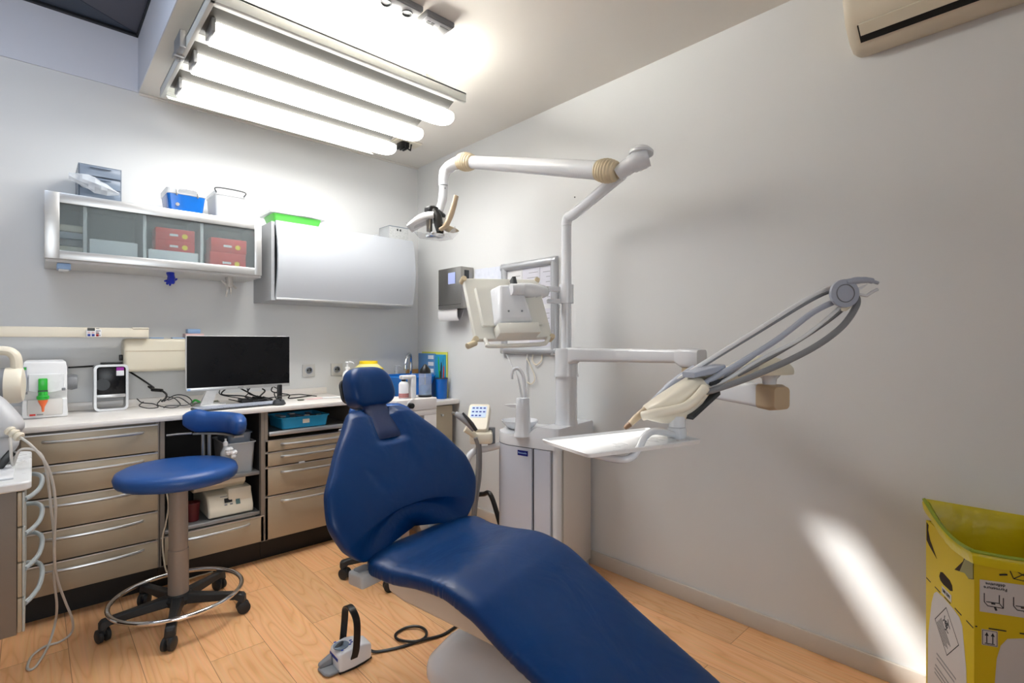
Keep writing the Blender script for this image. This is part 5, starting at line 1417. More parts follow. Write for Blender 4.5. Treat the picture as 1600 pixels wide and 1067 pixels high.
MB().bb(Vector((-0.474,-1.353,0.698))-Vector((0.06, 0.05, 0.035)), Vector((-0.474,-1.353,0.698))+Vector((0.06, 0.05, 0.025)), 0.012, 3, Matrix.Rotation(math.radians(-40), 3, 'Z')).build('holder_block', M_CREAM, AS)
MB().tube([(-0.573,-1.343,0.746), (-0.543,-1.358,0.724), (-0.519,-1.366,0.699)], 0.017, n=14).build('handpiece_cradle', M_CREAM2, AS)
MB().tube([(-0.577,-1.422,0.753), (-0.602,-1.412,0.784), (-0.632,-1.397,0.815), (-0.66,-1.371,0.837)], [0.015, 0.017, 0.018, 0.012], n=16).build('suction_handpiece', mat('mid_grey_plastic', (158, 160, 164), 0.35), AS)
MB().tube([(-0.661,-1.37,0.837), (-0.672,-1.36,0.84)], 0.008, n=12).build('suction_tip', M_STEEL, AS)
MB().tube([(-0.589,-1.452,0.755), (-0.609,-1.446,0.786), (-0.625,-1.431,0.814), (-0.644,-1.413,0.843)], [0.009, 0.01, 0.008, 0.005], n=14).build('syringe_handpiece', M_DGREY, AS)
for k, pts in enumerate(([(-0.534,-1.379,0.7), (-0.512,-1.373,0.642), (-0.502,-1.355,0.503), (-0.501,-1.328,0.362), (-0.496,-1.305,0.184)], [(-0.509,-1.375,0.689), (-0.489,-1.366,0.621), (-0.479,-1.349,0.481), (-0.481,-1.319,0.321), (-0.476,-1.297,0.177)])):
    MB().tube(spline(pts, 8), 0.0105 if k == 0 else 0.008, n=12).build('suction_hose', M_GREYP, AS)
MB().tube(spline([ul(-0.3, 0.37, 0.655), (-0.441,-1.357,0.626), (-0.491,-1.337,0.624), (-0.534,-1.325,0.594), (-0.555,-1.319,0.522), (-0.566,-1.322,0.408), (-0.568,-1.32,0.257)], 7), 0.017, n=16).build('support_tube', M_UNITW, AS)
MB().tube([(-0.395,-1.345,0.733), (-0.395,-1.345,0.621)], 0.02, n=14).build('unit_bracket', M_GREYP, AS)
o = cable('black_hose', [ul(-0.2, 0.44, 0.1), (-0.284,-1.216,0.306), (-0.287,-1.145,0.306), (-0.311,-1.054,0.275), (-0.366,-1.002,0.222)], 0.014, M_BLACK, 'black hose lying behind the dental unit near the baseboard')

# ================================================================ dental chair
CH = thing('dental_chair', 'large reclined navy blue leather dental chair in the middle of the room', 'dental chair', (-1.177, -1.872, 0), A15)
def leather():
    m = mat('creased_navy_leather', (2, 46, 96), 0.36, var=0.07, scale=5, spec=0.3)
    n, l = m.node_tree.nodes, m.node_tree.links
    b = n['Principled BSDF']
    tc = n.new('ShaderNodeTexCoord')
    grain = n.new('ShaderNodeTexNoise')
    grain.inputs['Scale'].default_value = 380
    soft = n.new('ShaderNodeTexNoise')
    soft.inputs['Scale'].default_value = 5.0
    soft.inputs['Detail'].default_value = 3
    soft.inputs['Distortion'].default_value = 0.8
    l.new(tc.outputs['Object'], grain.inputs['Vector'])
    l.new(tc.outputs['Object'], soft.inputs['Vector'])
    b1 = n.new('ShaderNodeBump')
    b1.inputs['Strength'].default_value = 0.06
    b1.inputs['Distance'].default_value = 0.004
    l.new(grain.outputs['Fac'], b1.inputs['Height'])
    b2 = n.new('ShaderNodeBump')
    b2.inputs['Strength'].default_value = 0.35
    b2.inputs['Distance'].default_value = 0.02
    l.new(soft.outputs['Fac'], b2.inputs['Height'])
    l.new(b1.outputs['Normal'], b2.inputs['Normal'])
    l.new(b2.outputs['Normal'], b.inputs['Normal'])
    return m
M_LEA = leather()
def sm(a, b, t): return a+(b-a)*t
def interp(tab, t):
    """smooth cubic through the rows of a table (first column is the position)"""
    n = len(tab)
    if t <= tab[0][0]: return list(tab[0][1:])
    if t >= tab[-1][0]: return list(tab[-1][1:])
    i = max(k for k in range(n-1) if tab[k][0] <= t)
    h = tab[i+1][0]-tab[i][0]
    f = (t-tab[i][0])/h
    out = []
    for c in range(1, len(tab[0])):
        def slope(k):
            if k == 0 or k == n-1:
                j = 0 if k == 0 else n-2
                return (tab[j+1][c]-tab[j][c])/(tab[j+1][0]-tab[j][0])
            d0 = (tab[k][c]-tab[k-1][c])/(tab[k][0]-tab[k-1][0])
            d1 = (tab[k+1][c]-tab[k][c])/(tab[k+1][0]-tab[k][0])
            return 0.0 if d0*d1 <= 0 else 2*d0*d1/(d0+d1)
        m0, m1 = slope(i)*h, slope(i+1)*h
        p0, p1 = tab[i][c], tab[i+1][c]
        out.append((2*f**3-3*f*f+1)*p0+(f**3-2*f*f+f)*m0+(-2*f**3+3*f*f)*p1+(f**3-f*f)*m1)
    return out
# seat and legrest: t, top height, half width, thickness (local -y is towards the feet)
ST = [(-0.06, 0.472, 0.15, 0.03), (-0.045, 0.494, 0.205, 0.062), (-0.01, 0.514, 0.25, 0.08), (0.04, 0.52, 0.27, 0.086), (0.12, 0.512, 0.262, 0.084), (0.22, 0.518, 0.254, 0.08), (0.33, 0.526, 0.258, 0.082), (0.45, 0.503, 0.264, 0.086), (0.56, 0.447, 0.262, 0.084),
      (0.7, 0.372, 0.252, 0.08), (0.84, 0.3, 0.244, 0.077), (0.98, 0.23, 0.236, 0.074), (1.08, 0.182, 0.226, 0.07), (1.13, 0.158, 0.2, 0.06), (1.155, 0.142, 0.14, 0.03)]
def seat_mesh():
    m = MB()
    rings = []
    N = 250
    for i in range(N+1):
        t = -0.06+1.215*i/N
        z, hw, th = interp(ST, t)
        z2 = interp(ST, t+0.01)[0]
        z1 = interp(ST, t-0.01)[0]
        tan = Vector((0, -0.02, z2-z1)).normalized()
        nrm = Vector((0, tan.z, -tan.y)).normalized()
        if nrm.z < 0: nrm = -nrm
        c = Vector((0, -t, z))-nrm*(th/2)
        ring = []
        n = 48
        for k in range(n):
            a = 2*PI*k/n
            ca, sa = math.cos(a), math.sin(a)
            x = hw*math.copysign(abs(ca)**0.62, ca)
            h = th/2*math.copysign(abs(sa)**0.55, sa)
            # shallow dish across the top and gathered pleats round the rim
            if sa > 0: h -= 0.012*(1-(x/hw)**2)*(0.55+0.45/(1+math.exp((t-0.33)*18)))*max(0, min(1, (t+0.06)/0.08))
            if abs(ca) > 0.75 and t > 0.02:
                amp = 0.0034*(0.5+0.5*math.sin(t*23))*(abs(ca)-0.75)/0.25
                x += math.copysign(amp*math.sin(t*430+2*math.sin(t*60)), x)
            ring.append(c+Vector((x, 0, 0))+nrm*h)
        rings.append(ring)
    m.loft(rings)
    return m
SEAT = seat_mesh().build('seat_cushion', M_LEA, CH, world=False, sub=1)
# backrest: u, half width, forward wing
BT = [(0.0, 0.235, 0.012), (0.03, 0.272, 0.015), (0.1, 0.318, 0.022), (0.24, 0.35, 0.03), (0.4, 0.338, 0.03), (0.55, 0.295, 0.026), (0.7, 0.245, 0.022), (0.82, 0.195, 0.018), (0.92, 0.155, 0.014), (0.98, 0.128, 0.01), (1.0, 0.1, 0.006)]
B0, B1 = Vector((-0.02, 0.02, 0.51)), Vector((-0.012, 0.262, 0.935))
def back_surface():
    m = MB()
    rings = []
    N = 90
    d = (B1-B0)
    up = d.normalized()
    nr = Vector((0, -up.z, up.y))            # out of the back, towards the feet
    for i in range(N+1):
        u = i/N
        hw, wing = interp(BT, u)
        th = 0.085*min(1, 0.35+8*min(u, 1-u)) if min(u, 1-u) < 0.09 else 0.085
        c = B0+d*u+nr*(0.02*math.sin(PI*u))  # slight lumbar bulge
        ring = []
        n = 112
        for k in range(n):
            a = 2*PI*k/n
            ca, sa = math.cos(a), math.sin(a)
            x = hw*math.copysign(abs(ca)**0.62, ca)
            h = th/2*math.copysign(abs(sa)**0.6, sa)
            f = (x/hw)**2
            low = max(0.0, 1-u/0.3)
            drop = (-0.135*(f-0.74)*low*low)
            # hollow for the neck pad at the top
            hol = 0.0
            if sa > 0 and u > 0.66:
                w_ = max(0, 1-(abs(x)/0.075)**4)
                hol = -0.026*w_*min(1, (u-0.66)/0.06)
            if sa > 0:                       # creases in the leather
                for xa_, ua_, xb_, ub_, dp_ in ((0.045, 0.64, 0.075, 0.36, 0.006), (-0.16, 0.5, -0.115, 0.33, 0.006), (0.0, 0.6, 0.02, 0.42, 0.003)):
                    w_ = (u-ub_)/(ua_-ub_)
                    if -0.15 < w_ < 1.15:
                        e_ = min(1.0, max(0.0, min(w_+0.15, 1.15-w_)/0.3))
                        hol -= dp_*e_*math.exp(-((x-(xb_+(xa_-xb_)*w_))/0.011)**2)
            ring.append(c+Vector((x, 0, 0))+nr*(h+wing*f+hol)+up*drop)
        rings.append(ring)
    m.loft(rings)
    return m, up, nr
m, UP, NR = back_surface()
m.build('backrest', M_LEA, CH, world=False, sub=1)
# headrest with neck pad and stem
HC = Vector((0.002, 0.33, 1.013))
hu = Vector((0, 0.28, 0.96)).normalized()
hn = Vector((0, -hu.z, hu.y))
m = MB()
rings = []
for i in range(25):
    a0 = -PI/2+PI*i/24
    s_, zz = math.cos(a0), math.sin(a0)
    hw = 0.1*(abs(s_)**0.5)*(1.03-0.1*zz)
    th = 0.052*(abs(s_)**0.5)
    c = HC+hu*(0.083*math.copysign(abs(zz)**0.8, zz))
    ring = []
    for k in range(28):
        a = 2*PI*k/28
        ca, sa = math.cos(a), math.sin(a)
        x = max(hw, 0.01)*math.copysign(abs(ca)**0.6, ca)
        h = max(th, 0.006)*math.copysign(abs(sa)**0.65, sa)
        h += 0.022*(x/0.1)**2 + (0.018*(1-zz) if sa > 0 else 0.0)*0.5
        ring.append(c+Vector((x, 0, 0))+hn*h)
    rings.append(ring)
m.loft(rings).build('headrest', M_LEA, CH, world=False, sub=1)
np_ = MB()
rings = []
for i in range(13):
    t = i/12
    c = (B0+(B1-B0)*0.72+NR*0.034).lerp(HC-hu*0.06+hn*0.025, t)
    hw = 0.062-0.004*t
    th = 0.018*min(1, 0.4+6*min(t, 1-t))
    rings.append([c+Vector((hw*math.copysign(abs(math.cos(2*PI*k/20))**0.5, math.cos(2*PI*k/20)), 0, 0))+NR*(th*math.sin(2*PI*k/20)) for k in range(20)])
np_.loft(rings).build('neck_pad', mat('dark_navy_leather', (16, 34, 74), 0.42, var=0.05, bump=0.05, bscale=400), CH, world=False)
pl = MB()
pl.prism(rrect(0.165, 0.1, 0.03), HC-hn*0.036, (1, 0, 0), hu, -hn*0.014)
pl.build('headrest_plate', M_DGREY, CH, world=False)
MB().bb((-0.04, 0.3, 0.72), (0.04, 0.318, 1.0), 0.004, 2, Matrix.Rotation(math.radians(-16), 3, 'X')).build('headrest_stem', M_STEEL, CH, world=False)
# frame below: casting, hinge arms, side cover, pedestal and floor base
M_CAST = mat('chair_casting_beige', (214, 205, 194), 0.4, var=0.02)
MB().prism([(0.03, 0.44), (0.01, 0.35), (-0.06, 0.335), (-0.44, 0.315), (-0.6, 0.345), (-0.56, 0.38), (-0.4, 0.425)], (-0.155, 0, 0), (0, 1, 0), (0, 0, 1), (0.31, 0, 0)).build('seat_casting', M_CAST, CH, world=False, bev=0.012, bseg=3)
for sx in (-0.12, 0.07):
    MB().prism([(-0.03, 0.425), (0.02, 0.425), (0.08, 0.47), (0.13, 0.54), (0.19, 0.66), (0.15, 0.66), (0.08, 0.55), (0.03, 0.49), (-0.03, 0.46)], (sx, 0, 0), (0, 1, 0), (0, 0, 1), (0.05, 0, 0)).build('hinge_arm', M_UNITW, CH, world=False, bev=0.004)
MB().prism(rrect(0.28, 0.24, 0.05), B0+(B1-B0)*0.5-NR*0.052, (1, 0, 0), UP, -NR*0.02).build('back_cover', M_UNITW, CH, world=False, bev=0.004)
MB().bb((-0.298, -0.035, 0.42), (-0.2, 0.04, 0.466), 0.01, 3).build('side_cover', mat('chair_side_grey', (176, 176, 176), 0.4), CH, world=False)
MB().plate((-0.262, 0.008, 0.4675), (1, 0, 0), (0, 1, 0), 0.05, 0.04, 0.004, 0.008).build('grey_button', M_GREYP, CH, world=False)
ped = MB()
ped.loft([[(0.2+x*s_, -0.3+y, z) for x, y in rrect(0.2, 0.34, 0.04)] for z, s_ in ((0.1, 1.0), (0.2, 0.92), (0.32, 0.85))])
ped.build('lift_pedestal', M_CAST, CH, world=False)
base = MB()
rings = []
for z, e in ((0.0, 0.0), (0.03, 0.0), (0.05, 0.006), (0.115, 0.06), (0.13, 0.08), (0.135, 0.11)):
    rings.append([(0.235+x, -0.375+y, z) for x, y in rrect(0.53-2*e, 0.76-2*e, max(0.02, 0.09-e*0.5), 6)])
base.loft(rings)
BASE = base.build('floor_base', M_UNITW, CH, world=False, angle=60)
bt = Vector((0.02, -0.165, 0.083))
bn = Vector((-0.78, 0, 0.62)).normalized()
bx2 = Vector((0, 1, 0))
by2 = bn.cross(bx2)
ring_ = [bt+bx2*x+by2*y for x, y in rrect(0.075, 0.036, 0.0175, 6)]
MB().tube(ring_, 0.0016, n=6, loop=True).build('oval_button_outline', M_GREYP, BASE, world=False)

# ================================================================ foot control
FC = thing('foot_control', 'white foot control with grey pedal and tall black carrying handle on the floor', 'foot control', (-1.36, -1.64, 0), 0)
fa = Vector((0.99, -0.03, 0)).normalized()    # from pedal to cable end
fb = Vector((fa.y, -fa.x, 0))
fo = Vector((-1.35, -1.638, 0))
def fp(a, b, z): return fo+fa*a*0.68+fb*b*0.82+Vector((0, 0, z*0.9))
rings = []
for a, hw, z1 in ((-0.085, 0.045, 0.062), (-0.078, 0.056, 0.072), (-0.06, 0.06, 0.08), (0.0, 0.06, 0.086), (0.06, 0.052, 0.08), (0.1, 0.044, 0.07), (0.112, 0.036, 0.06)):
    rings.append([fp(a, -hw, 0.006), fp(a, hw, 0.006), fp(a, hw*0.97, z1*0.8), fp(a, hw*0.88, z1), fp(a, -hw*0.88, z1), fp(a, -hw*0.97, z1*0.8)])
MB().loft(rings).build('housing', M_UNITW, FC, bev=0.005, bseg=3)
rings = [[fp(a, -hw*1.02, z) for z in (0.0, 0.006)]+[fp(a, hw*1.02, z) for z in (0.006, 0.0)] for a, hw in ((-0.08, 0.056), (0.0, 0.06), (0.06, 0.052), (0.112, 0.036))]
MB().loft(rings).build('rubber_foot', M_RUBBER, FC)
MB().prism([(-0.16, -0.03), (-0.155, 0.03), (-0.135, 0.052), (-0.08, 0.052), (-0.08, -0.05), (-0.14, -0.048)], fo+Vector((0, 0, 0.004)), fa*0.68, fb*0.82, (0, 0, 0.01)).build('pedal', M_GREYP, FC, bev=0.004)
MB().loft([[fp(-0.155, -0.045, 0.014), fp(-0.155, -0.012, 0.014), fp(-0.155, -0.02, 0.03), fp(-0.155, -0.04, 0.03)], [fp(-0.085, -0.05, 0.014), fp(-0.085, -0.008, 0.014), fp(-0.085, -0.016, 0.052), fp(-0.085, -0.044, 0.052)]]).build('pedal_wedge', M_GREYP, FC, bev=0.006)
MB().loft([[fp(-0.045+0.042*math.cos(2*PI*k/24)*1.0, 0.0+0.034*math.sin(2*PI*k/24), 0.0835+0.0015*j+0.08*0.0) for k in range(24)] for j in range(3)]).build('joystick_plate', mat('slate_blue_plastic', (104, 118, 132), 0.4), FC)
MB().loft([[fp(-0.06+0.022*s_*math.cos(2*PI*k/16)+0.012*j, 0.01*s_*math.sin(2*PI*k/16), 0.0866+0.009*j) for k in range(16)] for j, s_ in ((0, 1.0), (1, 0.8), (1.6, 0.3))]).build('joystick', M_DGREY, FC)
MB().loft([[fp(-0.0865, -0.043, 0.046), fp(-0.0865, 0.043, 0.046), fp(-0.0865, 0.043, 0.058), fp(-0.0865, -0.043, 0.058)], [fp(-0.0845, -0.043, 0.046), fp(-0.0845, 0.043, 0.046), fp(-0.0845, 0.043, 0.058), fp(-0.0845, -0.043, 0.058)]]).build('blue_marking', M_BIZ, FC)
mk = MB()
for a, b in ((-0.005, 0.02), (0.01, 0.008), (0.012, -0.008), (-0.06, 0.042), (-0.06, -0.04)):
    mk.plate(fp(a, b, 0.0862), fa, -fb, 0.009, 0.006, 0.0012)
mk.build('printed_symbols', M_BIZ, FC)
hd_ = [fp(-0.005, 0.062, 0.045), fp(0.005, 0.066, 0.08), fp(0.012, 0.064, 0.15), fp(0.012, 0.056, 0.195), fp(0.008, 0.03, 0.222), fp(0.006, 0, 0.23), fp(0.006, -0.03, 0.224), fp(0.008, -0.056, 0.2), fp(0.008, -0.064, 0.15), fp(0.0, -0.066, 0.08), fp(-0.008, -0.062, 0.045)]
sp = spline(hd_, 5)
rings = []
for i, p in enumerate(sp):
    t = ((sp[min(i+1, len(sp)-1)]-sp[max(i-1, 0)])).normalized()
    o_ = t.cross(fa).normalized()
    rings.append([p+fa*0.013+o_*0.003, p-fa*0.013+o_*0.003, p-fa*0.013-o_*0.003, p+fa*0.013-o_*0.003])
MB().loft(rings).build('carrying_handle', M_BLACK, FC, bev=0.0015)
c0 = fp(0.113, 0.0, 0.02)
cable('foot_control_cable', [c0, (-1.244,-1.658,0.006), (-1.166,-1.692,0.006), (-1.102,-1.705,0.006), (-1.06,-1.706,0.008), (-1.035,-1.677,0.012), (-1.038,-1.629,0.012), (-1.074,-1.593,0.008), (-1.129,-1.6,0.006), (-1.144,-1.641,0.006), (-1.114,-1.702,0.012), (-1.047,-1.723,0.007), (-0.99,-1.736,0.006), (-0.92,-1.724,0.006), (-0.832,-1.712,0.006)], 0.0055, M_BLACK, 'black foot control cable looped on the floor towards the chair base')

# ================================================================ stools
def stool(loc, rz, label, arc0, arc1, drop=0.0, ring=True):
    dz = Vector((0, 0, -drop))
    o = thing('dental_stool', label, 'stool', loc, rz, 'blue dental stools')
    M_BASEP = MATS.get('stool_black_nylon') or mat('stool_black_nylon', (38, 40, 42), 0.5, var=0.04)
    M_COLG = MATS.get('stool_grey_column') or mat('stool_grey_column', (146, 136, 128), 0.4, metal=0.2)
    hub = MB()
    hub.lathe([(0.0, 0.068), (0.05, 0.068), (0.056, 0.09), (0.045, 0.112), (0.0, 0.114)], n=28)
    hub.build('hub', M_BASEP, o, world=False)
    for k in range(5):
        a = math.radians(180+72*k)
        d, s_ = Vector((math.cos(a), math.sin(a), 0)), Vector((-math.sin(a), math.cos(a), 0))
        lg = MB()
        rings = []
        for r, w, z0, z1 in ((0.035, 0.03, 0.07, 0.108), (0.07, 0.024, 0.068, 0.106), (0.18, 0.018, 0.066, 0.098), (0.235, 0.02, 0.066, 0.094), (0.262, 0.021, 0.052, 0.09), (0.272, 0.018, 0.05, 0.078)):
            rings.append([d*r-s_*w+Vector((0, 0, z0)), d*r+s_*w+Vector((0, 0, z0)), d*r+s_*w*0.8+Vector((0, 0, z1)), d*r-s_*w*0.8+Vector((0, 0, z1))])
        leg = lg.loft(rings).build('leg', M_BASEP, o, world=False, bev=0.005)
        ca = a+0.9*(k-2)+0.5
        cd = Vector((math.cos(ca), math.sin(ca), 0))
        cs_ = Vector((-math.sin(ca), math.cos(ca), 0))
        cp = d*0.255+cd*0.008
        wh = MB()
        for sg in (-1, 1):
            wh.lathe([(0.0, -0.009), (0.02, -0.0095), (0.0265, -0.006), (0.0265, 0.006), (0.02, 0.0095), (0.0, 0.009)], cp+cs_*(0.013*sg)+Vector((0, 0, 0.0268)), n=20, axis=cs_)
        wh.cyl(cp-cs_*0.02+Vector((0, 0, 0.0268)), cp+cs_*0.02+Vector((0, 0, 0.0268)), 0.006, n=8)
        wh.bb(cp+Vector((-0.012, -0.012, 0.03)), cp+Vector((0.012, 0.012, 0.054)), 0.004)
        wh.build('caster', M_BASEP, leg, world=False)
    MB().lathe([(0.0, 0.11), (0.039, 0.11), (0.039, 0.3), (0.036, 0.302), (0.036, 0.575-drop), (0.0, 0.575-drop)], n=28).build('column', M_COLG, o, world=False)
    MB().lathe([(0.0, 0.5755), (0.05, 0.5755), (0.05, 0.585), (0.075, 0.592), (0.0, 0.592)], dz, n=20).build('swivel_plate', M_STEEL, o, world=False)
    fr = MB() if ring else None
    if ring: fr.tube([(0.243*math.cos(2*PI*k/72), 0.243*math.sin(2*PI*k/72), 0.106) for k in range(72)], 0.0095, n=12, loop=True)
    if ring: fr.build('foot_ring', M_CHROME, o, world=False)
    prof = [(0.0, 0.592), (0.19, 0.592), (0.214, 0.598), (0.226, 0.612), (0.229, 0.632), (0.222, 0.65), (0.2, 0.661), (0.12, 0.664), (0.0, 0.664)]
    st = MB()
    rings = []
    for r, z in prof:
        ring_ = []
        for k in range(96):
            a = 2*PI*k/96
            rr = max(r, 0.001)
            if 0.594 < z < 0.63: rr += 0.002*math.sin(k*PI/2+math.sin(a*5))*abs(math.sin(a*3+0.7))
            ring_.append((rr*math.cos(a), rr*math.sin(a), z-drop))
        rings.append(ring_)
    st.loft(rings).build('seat', M_BLUESTOOL, o, world=False, angle=60)
    # curved backrest on two rods
    bk = MB()
    rings = []
    for i in range(29):
        t = i/28
        a = math.radians(arc0+(arc1-arc0)*t)
        e = min(1.0, 5.5*min(t, 1-t)+0.12)**0.5
        hh = (0.05+0.016*max(0, (t-0.72)/0.28))*e
        th = 0.036*e
        cr = 0.235
        zc = 0.815-drop+0.012*max(0, (t-0.72)/0.28)
        rings.append([((cr+th*math.cos(2*PI*k/16))*math.cos(a), (cr+th*math.cos(2*PI*k/16))*math.sin(a), zc+hh*math.copysign(abs(math.sin(2*PI*k/16))**0.7, math.sin(2*PI*k/16))) for k in range(16)])
    bk.loft(rings).build('backrest', M_BLUESTOOL, o, world=False, angle=70)
    pl_ = MB()
    rings = []
    for i in range(17):
        a = math.radians(arc0+(arc1-arc0)*(0.12+0.76*i/16))
        rings.append([((0.235+dx)*math.cos(a), (0.235+dx)*math.sin(a), z) for dx, z in ((-0.02, 0.757-drop), (0.02, 0.757-drop), (0.02, 0.766-drop), (-0.02, 0.766-drop))])
    pl_.loft(rings).build('backrest_plate', M_STEEL, o, world=False)
    am = math.radians(arc0+(arc1-arc0)*0.74)
    for da_ in (-0.06, 0.06):
        MB(Matrix.Translation(dz)).tube([(0.235*math.cos(am+da_), 0.235*math.sin(am+da_), 0.76), (0.235*math.cos(am+da_), 0.235*math.sin(am+da_), 0.6), (0.2*math.cos(am+da_), 0.2*math.sin(am+da_), 0.588), (0.05*math.cos(am), 0.05*math.sin(am), 0.588)], 0.008, n=10).build('support_rod', M_STEEL, o, world=False)
    al = math.radians(arc0+(arc1-arc0)*0.9)
    MB(Matrix.Translation(dz)).tube([(0.235*math.cos(al), 0.235*math.sin(al), 0.762), (0.26*math.cos(al+0.25), 0.26*math.sin(al+0.25), 0.758), (0.28*math.cos(al+0.4), 0.28*math.sin(al+0.4), 0.754)], 0.005, n=8).build('lever', M_ALU, o, world=False)
    return o
s1 = stool((-1.752, -0.838, 0), math.radians(2), 'blue round dental stool with curved backrest and chrome foot ring in front of the drawers', -20, 74)
stool((-0.816, -1.037, 0), math.radians(57), 'second blue dental stool mostly hidden behind the dental chair backrest', -20, 74, 0.02, False)

# ================================================================ white lead on the open cabinet
cable('white_lead', [(-1.757,-0.578,0.512), (-1.748,-0.587,0.427), (-1.757,-0.578,0.343), (-1.768,-0.568,0.277), (-1.762,-0.56,0.176), (-1.743,-0.551,0.091), (-1.681,-0.527,0.036), (-1.592,-0.454,0.006), (-1.531,-0.452,0.006)], 0.0032, M_CREAM, 'thin white lead running down behind the stool column to the floor')

# ================================================================ right wall: towel dispenser, papers, notice board
o = thing('paper_towel_dispenser', 'grey metal paper towel dispenser with blue note on the right wall', 'dispenser', (0, -0.5, 1.42))
dy0, dy1 = -0.705, -0.444
MB().bb((-0.115, dy0, 1.425), (-0.004, dy1, 1.707), 0.004).build('metal_case', M_STEEL, o)
MB().bb((-0.085, dy0-0.0015, 1.61), (-0.045, dy0+0.002, 1.685), 0.003).build('fill_window', M_DGREY, o)
MB().bb((-0.1165, dy0, 1.452), (-0.114, dy1, 1.4545)).build('case_seam', M_DGREY, o)
MB().bb((-0.118, dy0+0.06, 1.595), (-0.1155, dy0+0.14, 1.672)).build('blue_note', mat('lilac_blue_note', (166, 178, 226), 0.7), o)
t = MB()
t.prism([(-0.1, 1.4245), (-0.1, 1.37), (-0.085, 1.345), (-0.08, 1.345), (-0.094, 1.372), (-0.094, 1.4245)], (0, -0.64, 0), (1, 0, 0), (0, 0, 1), (0, 0.22, 0))
t.prism([(-0.03, 1.4245), (-0.05, 1.37), (-0.08, 1.348), (-0.076, 1.352), (-0.046, 1.372), (-0.026, 1.4245)], (0, -0.63, 0), (1, 0, 0), (0, 0, 1), (0, 0.2, 0))
t.build('paper_towel', M_PAPER, o)
M_MAP = mat('printed_sheet', (214, 219, 232), 0.7, var=0.14, scale=26)
single(MB().bb((-0.003, -0.85, 1.45), (-0.001, -0.715, 1.692)), 'wall_sheet', M_MAP, 'pale printed sheet taped to the wall beside the towel dispenser', 'paper')
single(MB().bb((-0.0045, -0.995, 1.42), (-0.0015, -0.852, 1.688)), 'wall_sheet', M_MAP, 'bluish printed sheet on the wall next to the notice board frame', 'paper')
o = thing('notice_board', 'silver snap-frame notice board with white sheets behind the monitor', 'notice board', (0, -1.24, 1.12))
y0, y1, z0, z1 = -1.478, -1.005, 1.122, 1.692
def frame_bar(p, q, w=0.045, d=0.028):
    p, q = Vector(p), Vector(q)
    t = (q-p).normalized()
    out = Vector((-1, 0, 0))
    s_ = t.cross(out)
    pr = [(-w/2, 0.0), (-w/2, d*0.5), (-w*0.3, d*0.92), (0, d), (w*0.3, d*0.92), (w/2, d*0.5), (w/2, 0.0)]
    m = MB()
    m.loft([[p+s_*a+out*b for a, b in pr], [q+s_*a+out*b for a, b in pr]])
    return m
M_SNAP = mat('satin_silver_frame', (188, 190, 194), 0.35, metal=0.5, var=0.02)
for p, q in (((-0.002, y0+0.022, z0), (-0.002, y0+0.022, z1)), ((-0.002, y1-0.022, z0), (-0.002, y1-0.022, z1)), ((-0.0025, y0, z0+0.022), (-0.0025, y1, z0+0.022)), ((-0.0025, y0, z1-0.022), (-0.0025, y1, z1-0.022))):
    frame_bar(p, q).build('frame_bar', M_SNAP, o, angle=50)
MB().bb((-0.006, y0+0.02, z0+0.02), (-0.001, y1-0.02, z1-0.02)).build('backing', M_PAPER, o)
R_ = random.Random(21)
for i, (a, b, c, d) in enumerate(((-1.435, -1.34, 1.42, 1.64), (-1.336, -1.19, 1.40, 1.645), (-1.185, -1.06, 1.43, 1.635), (-1.43, -1.25, 1.17, 1.395))):
    sh = MB().bb((-0.0085, a, c), (-0.0065, b, d)).build('pinned_sheet', mat('sheet_pale_lilac', (214, 214, 224), 0.7) if i == 0 else (MATS['sheet_pale_lilac'] if i % 2 else M_PAPER), o)
    tx = MB()
    for k in range(6):
        z = d-0.03-0.03*k
        tx.bb((-0.0092, a+0.015, z), (-0.0083, b-0.015-R_.uniform(0, 0.05), z+0.003))
    tx.build('text_lines', M_GREYP, sh)
cable('wall_cable', [(-0.012, -1.043, 1.125), (-0.012,-1.08,1.073), (-0.012,-1.133,0.994), (-0.012,-1.168,0.897), (-0.012,-1.19,0.78)], 0.0045, M_WHITE, 'white cable slanting down the wall from the notice board corner')
cable('wall_cable', [(-0.012,-1.235,1.124), (-0.012,-1.224,1.038), (-0.012,-1.235,0.94), (-0.012,-1.218,0.822), (-0.02,-1.204,0.684)], 0.0045, M_WHITE, 'white cable hanging straight down below the notice board')
cable('wall_cable', [(-0.012,-1.284,1.125), (-0.012,-1.279,1.086), (-0.012,-1.311,1.06), (-0.012,-1.354,1.088), (-0.012,-1.359,1.126)], 0.0045, M_CREAM, 'small hanging loop of white cable below the notice board')
cable('wall_cable', [(-0.016,-1.234,1.097), (-0.016,-1.283,1.028), (-0.016,-1.304,0.976), (-0.016,-1.272,0.943), (-0.016,-1.239,0.953)], 0.004, M_CREAM, 'curved white cable end beside the unit column')

# ================================================================ drawer cart at the left edge
K2 = thing('drawer_cart', 'taupe drawer cart with white top and arched handles at the left edge', 'cart', (-2.5, -1.0, 0))
fx, ya, yb = -2.237, -1.284, -0.70
MB().bb((-2.76, ya+0.004, 0.304), (fx-0.012, yb, 0.744), 0.002).build('body', mat('cart_taupe', (120, 110, 100), 0.45, var=0.03), K2)
tp = MB()
tp.prism(rrect(0.56, yb-ya+0.03, 0.03, 5), ((-2.775+fx+0.02)/2-0.0, (ya+yb)/2, 0.745), (1, 0, 0), (0, 1, 0), (0, 0, 0.027))
tp.build('white_top', M_WHITE, K2, bev=0.006, bseg=3)
MB().bb((fx-0.16, ya+0.05, 0.772), (fx-0.02, yb-0.02, 0.779), 0.003).build('top_mat', M_UNITW, K2)
MB().bb((fx-0.1, ya+0.08, 0.779), (fx-0.097, yb-0.05, 0.7805)).build('top_groove', M_GREYP, K2)
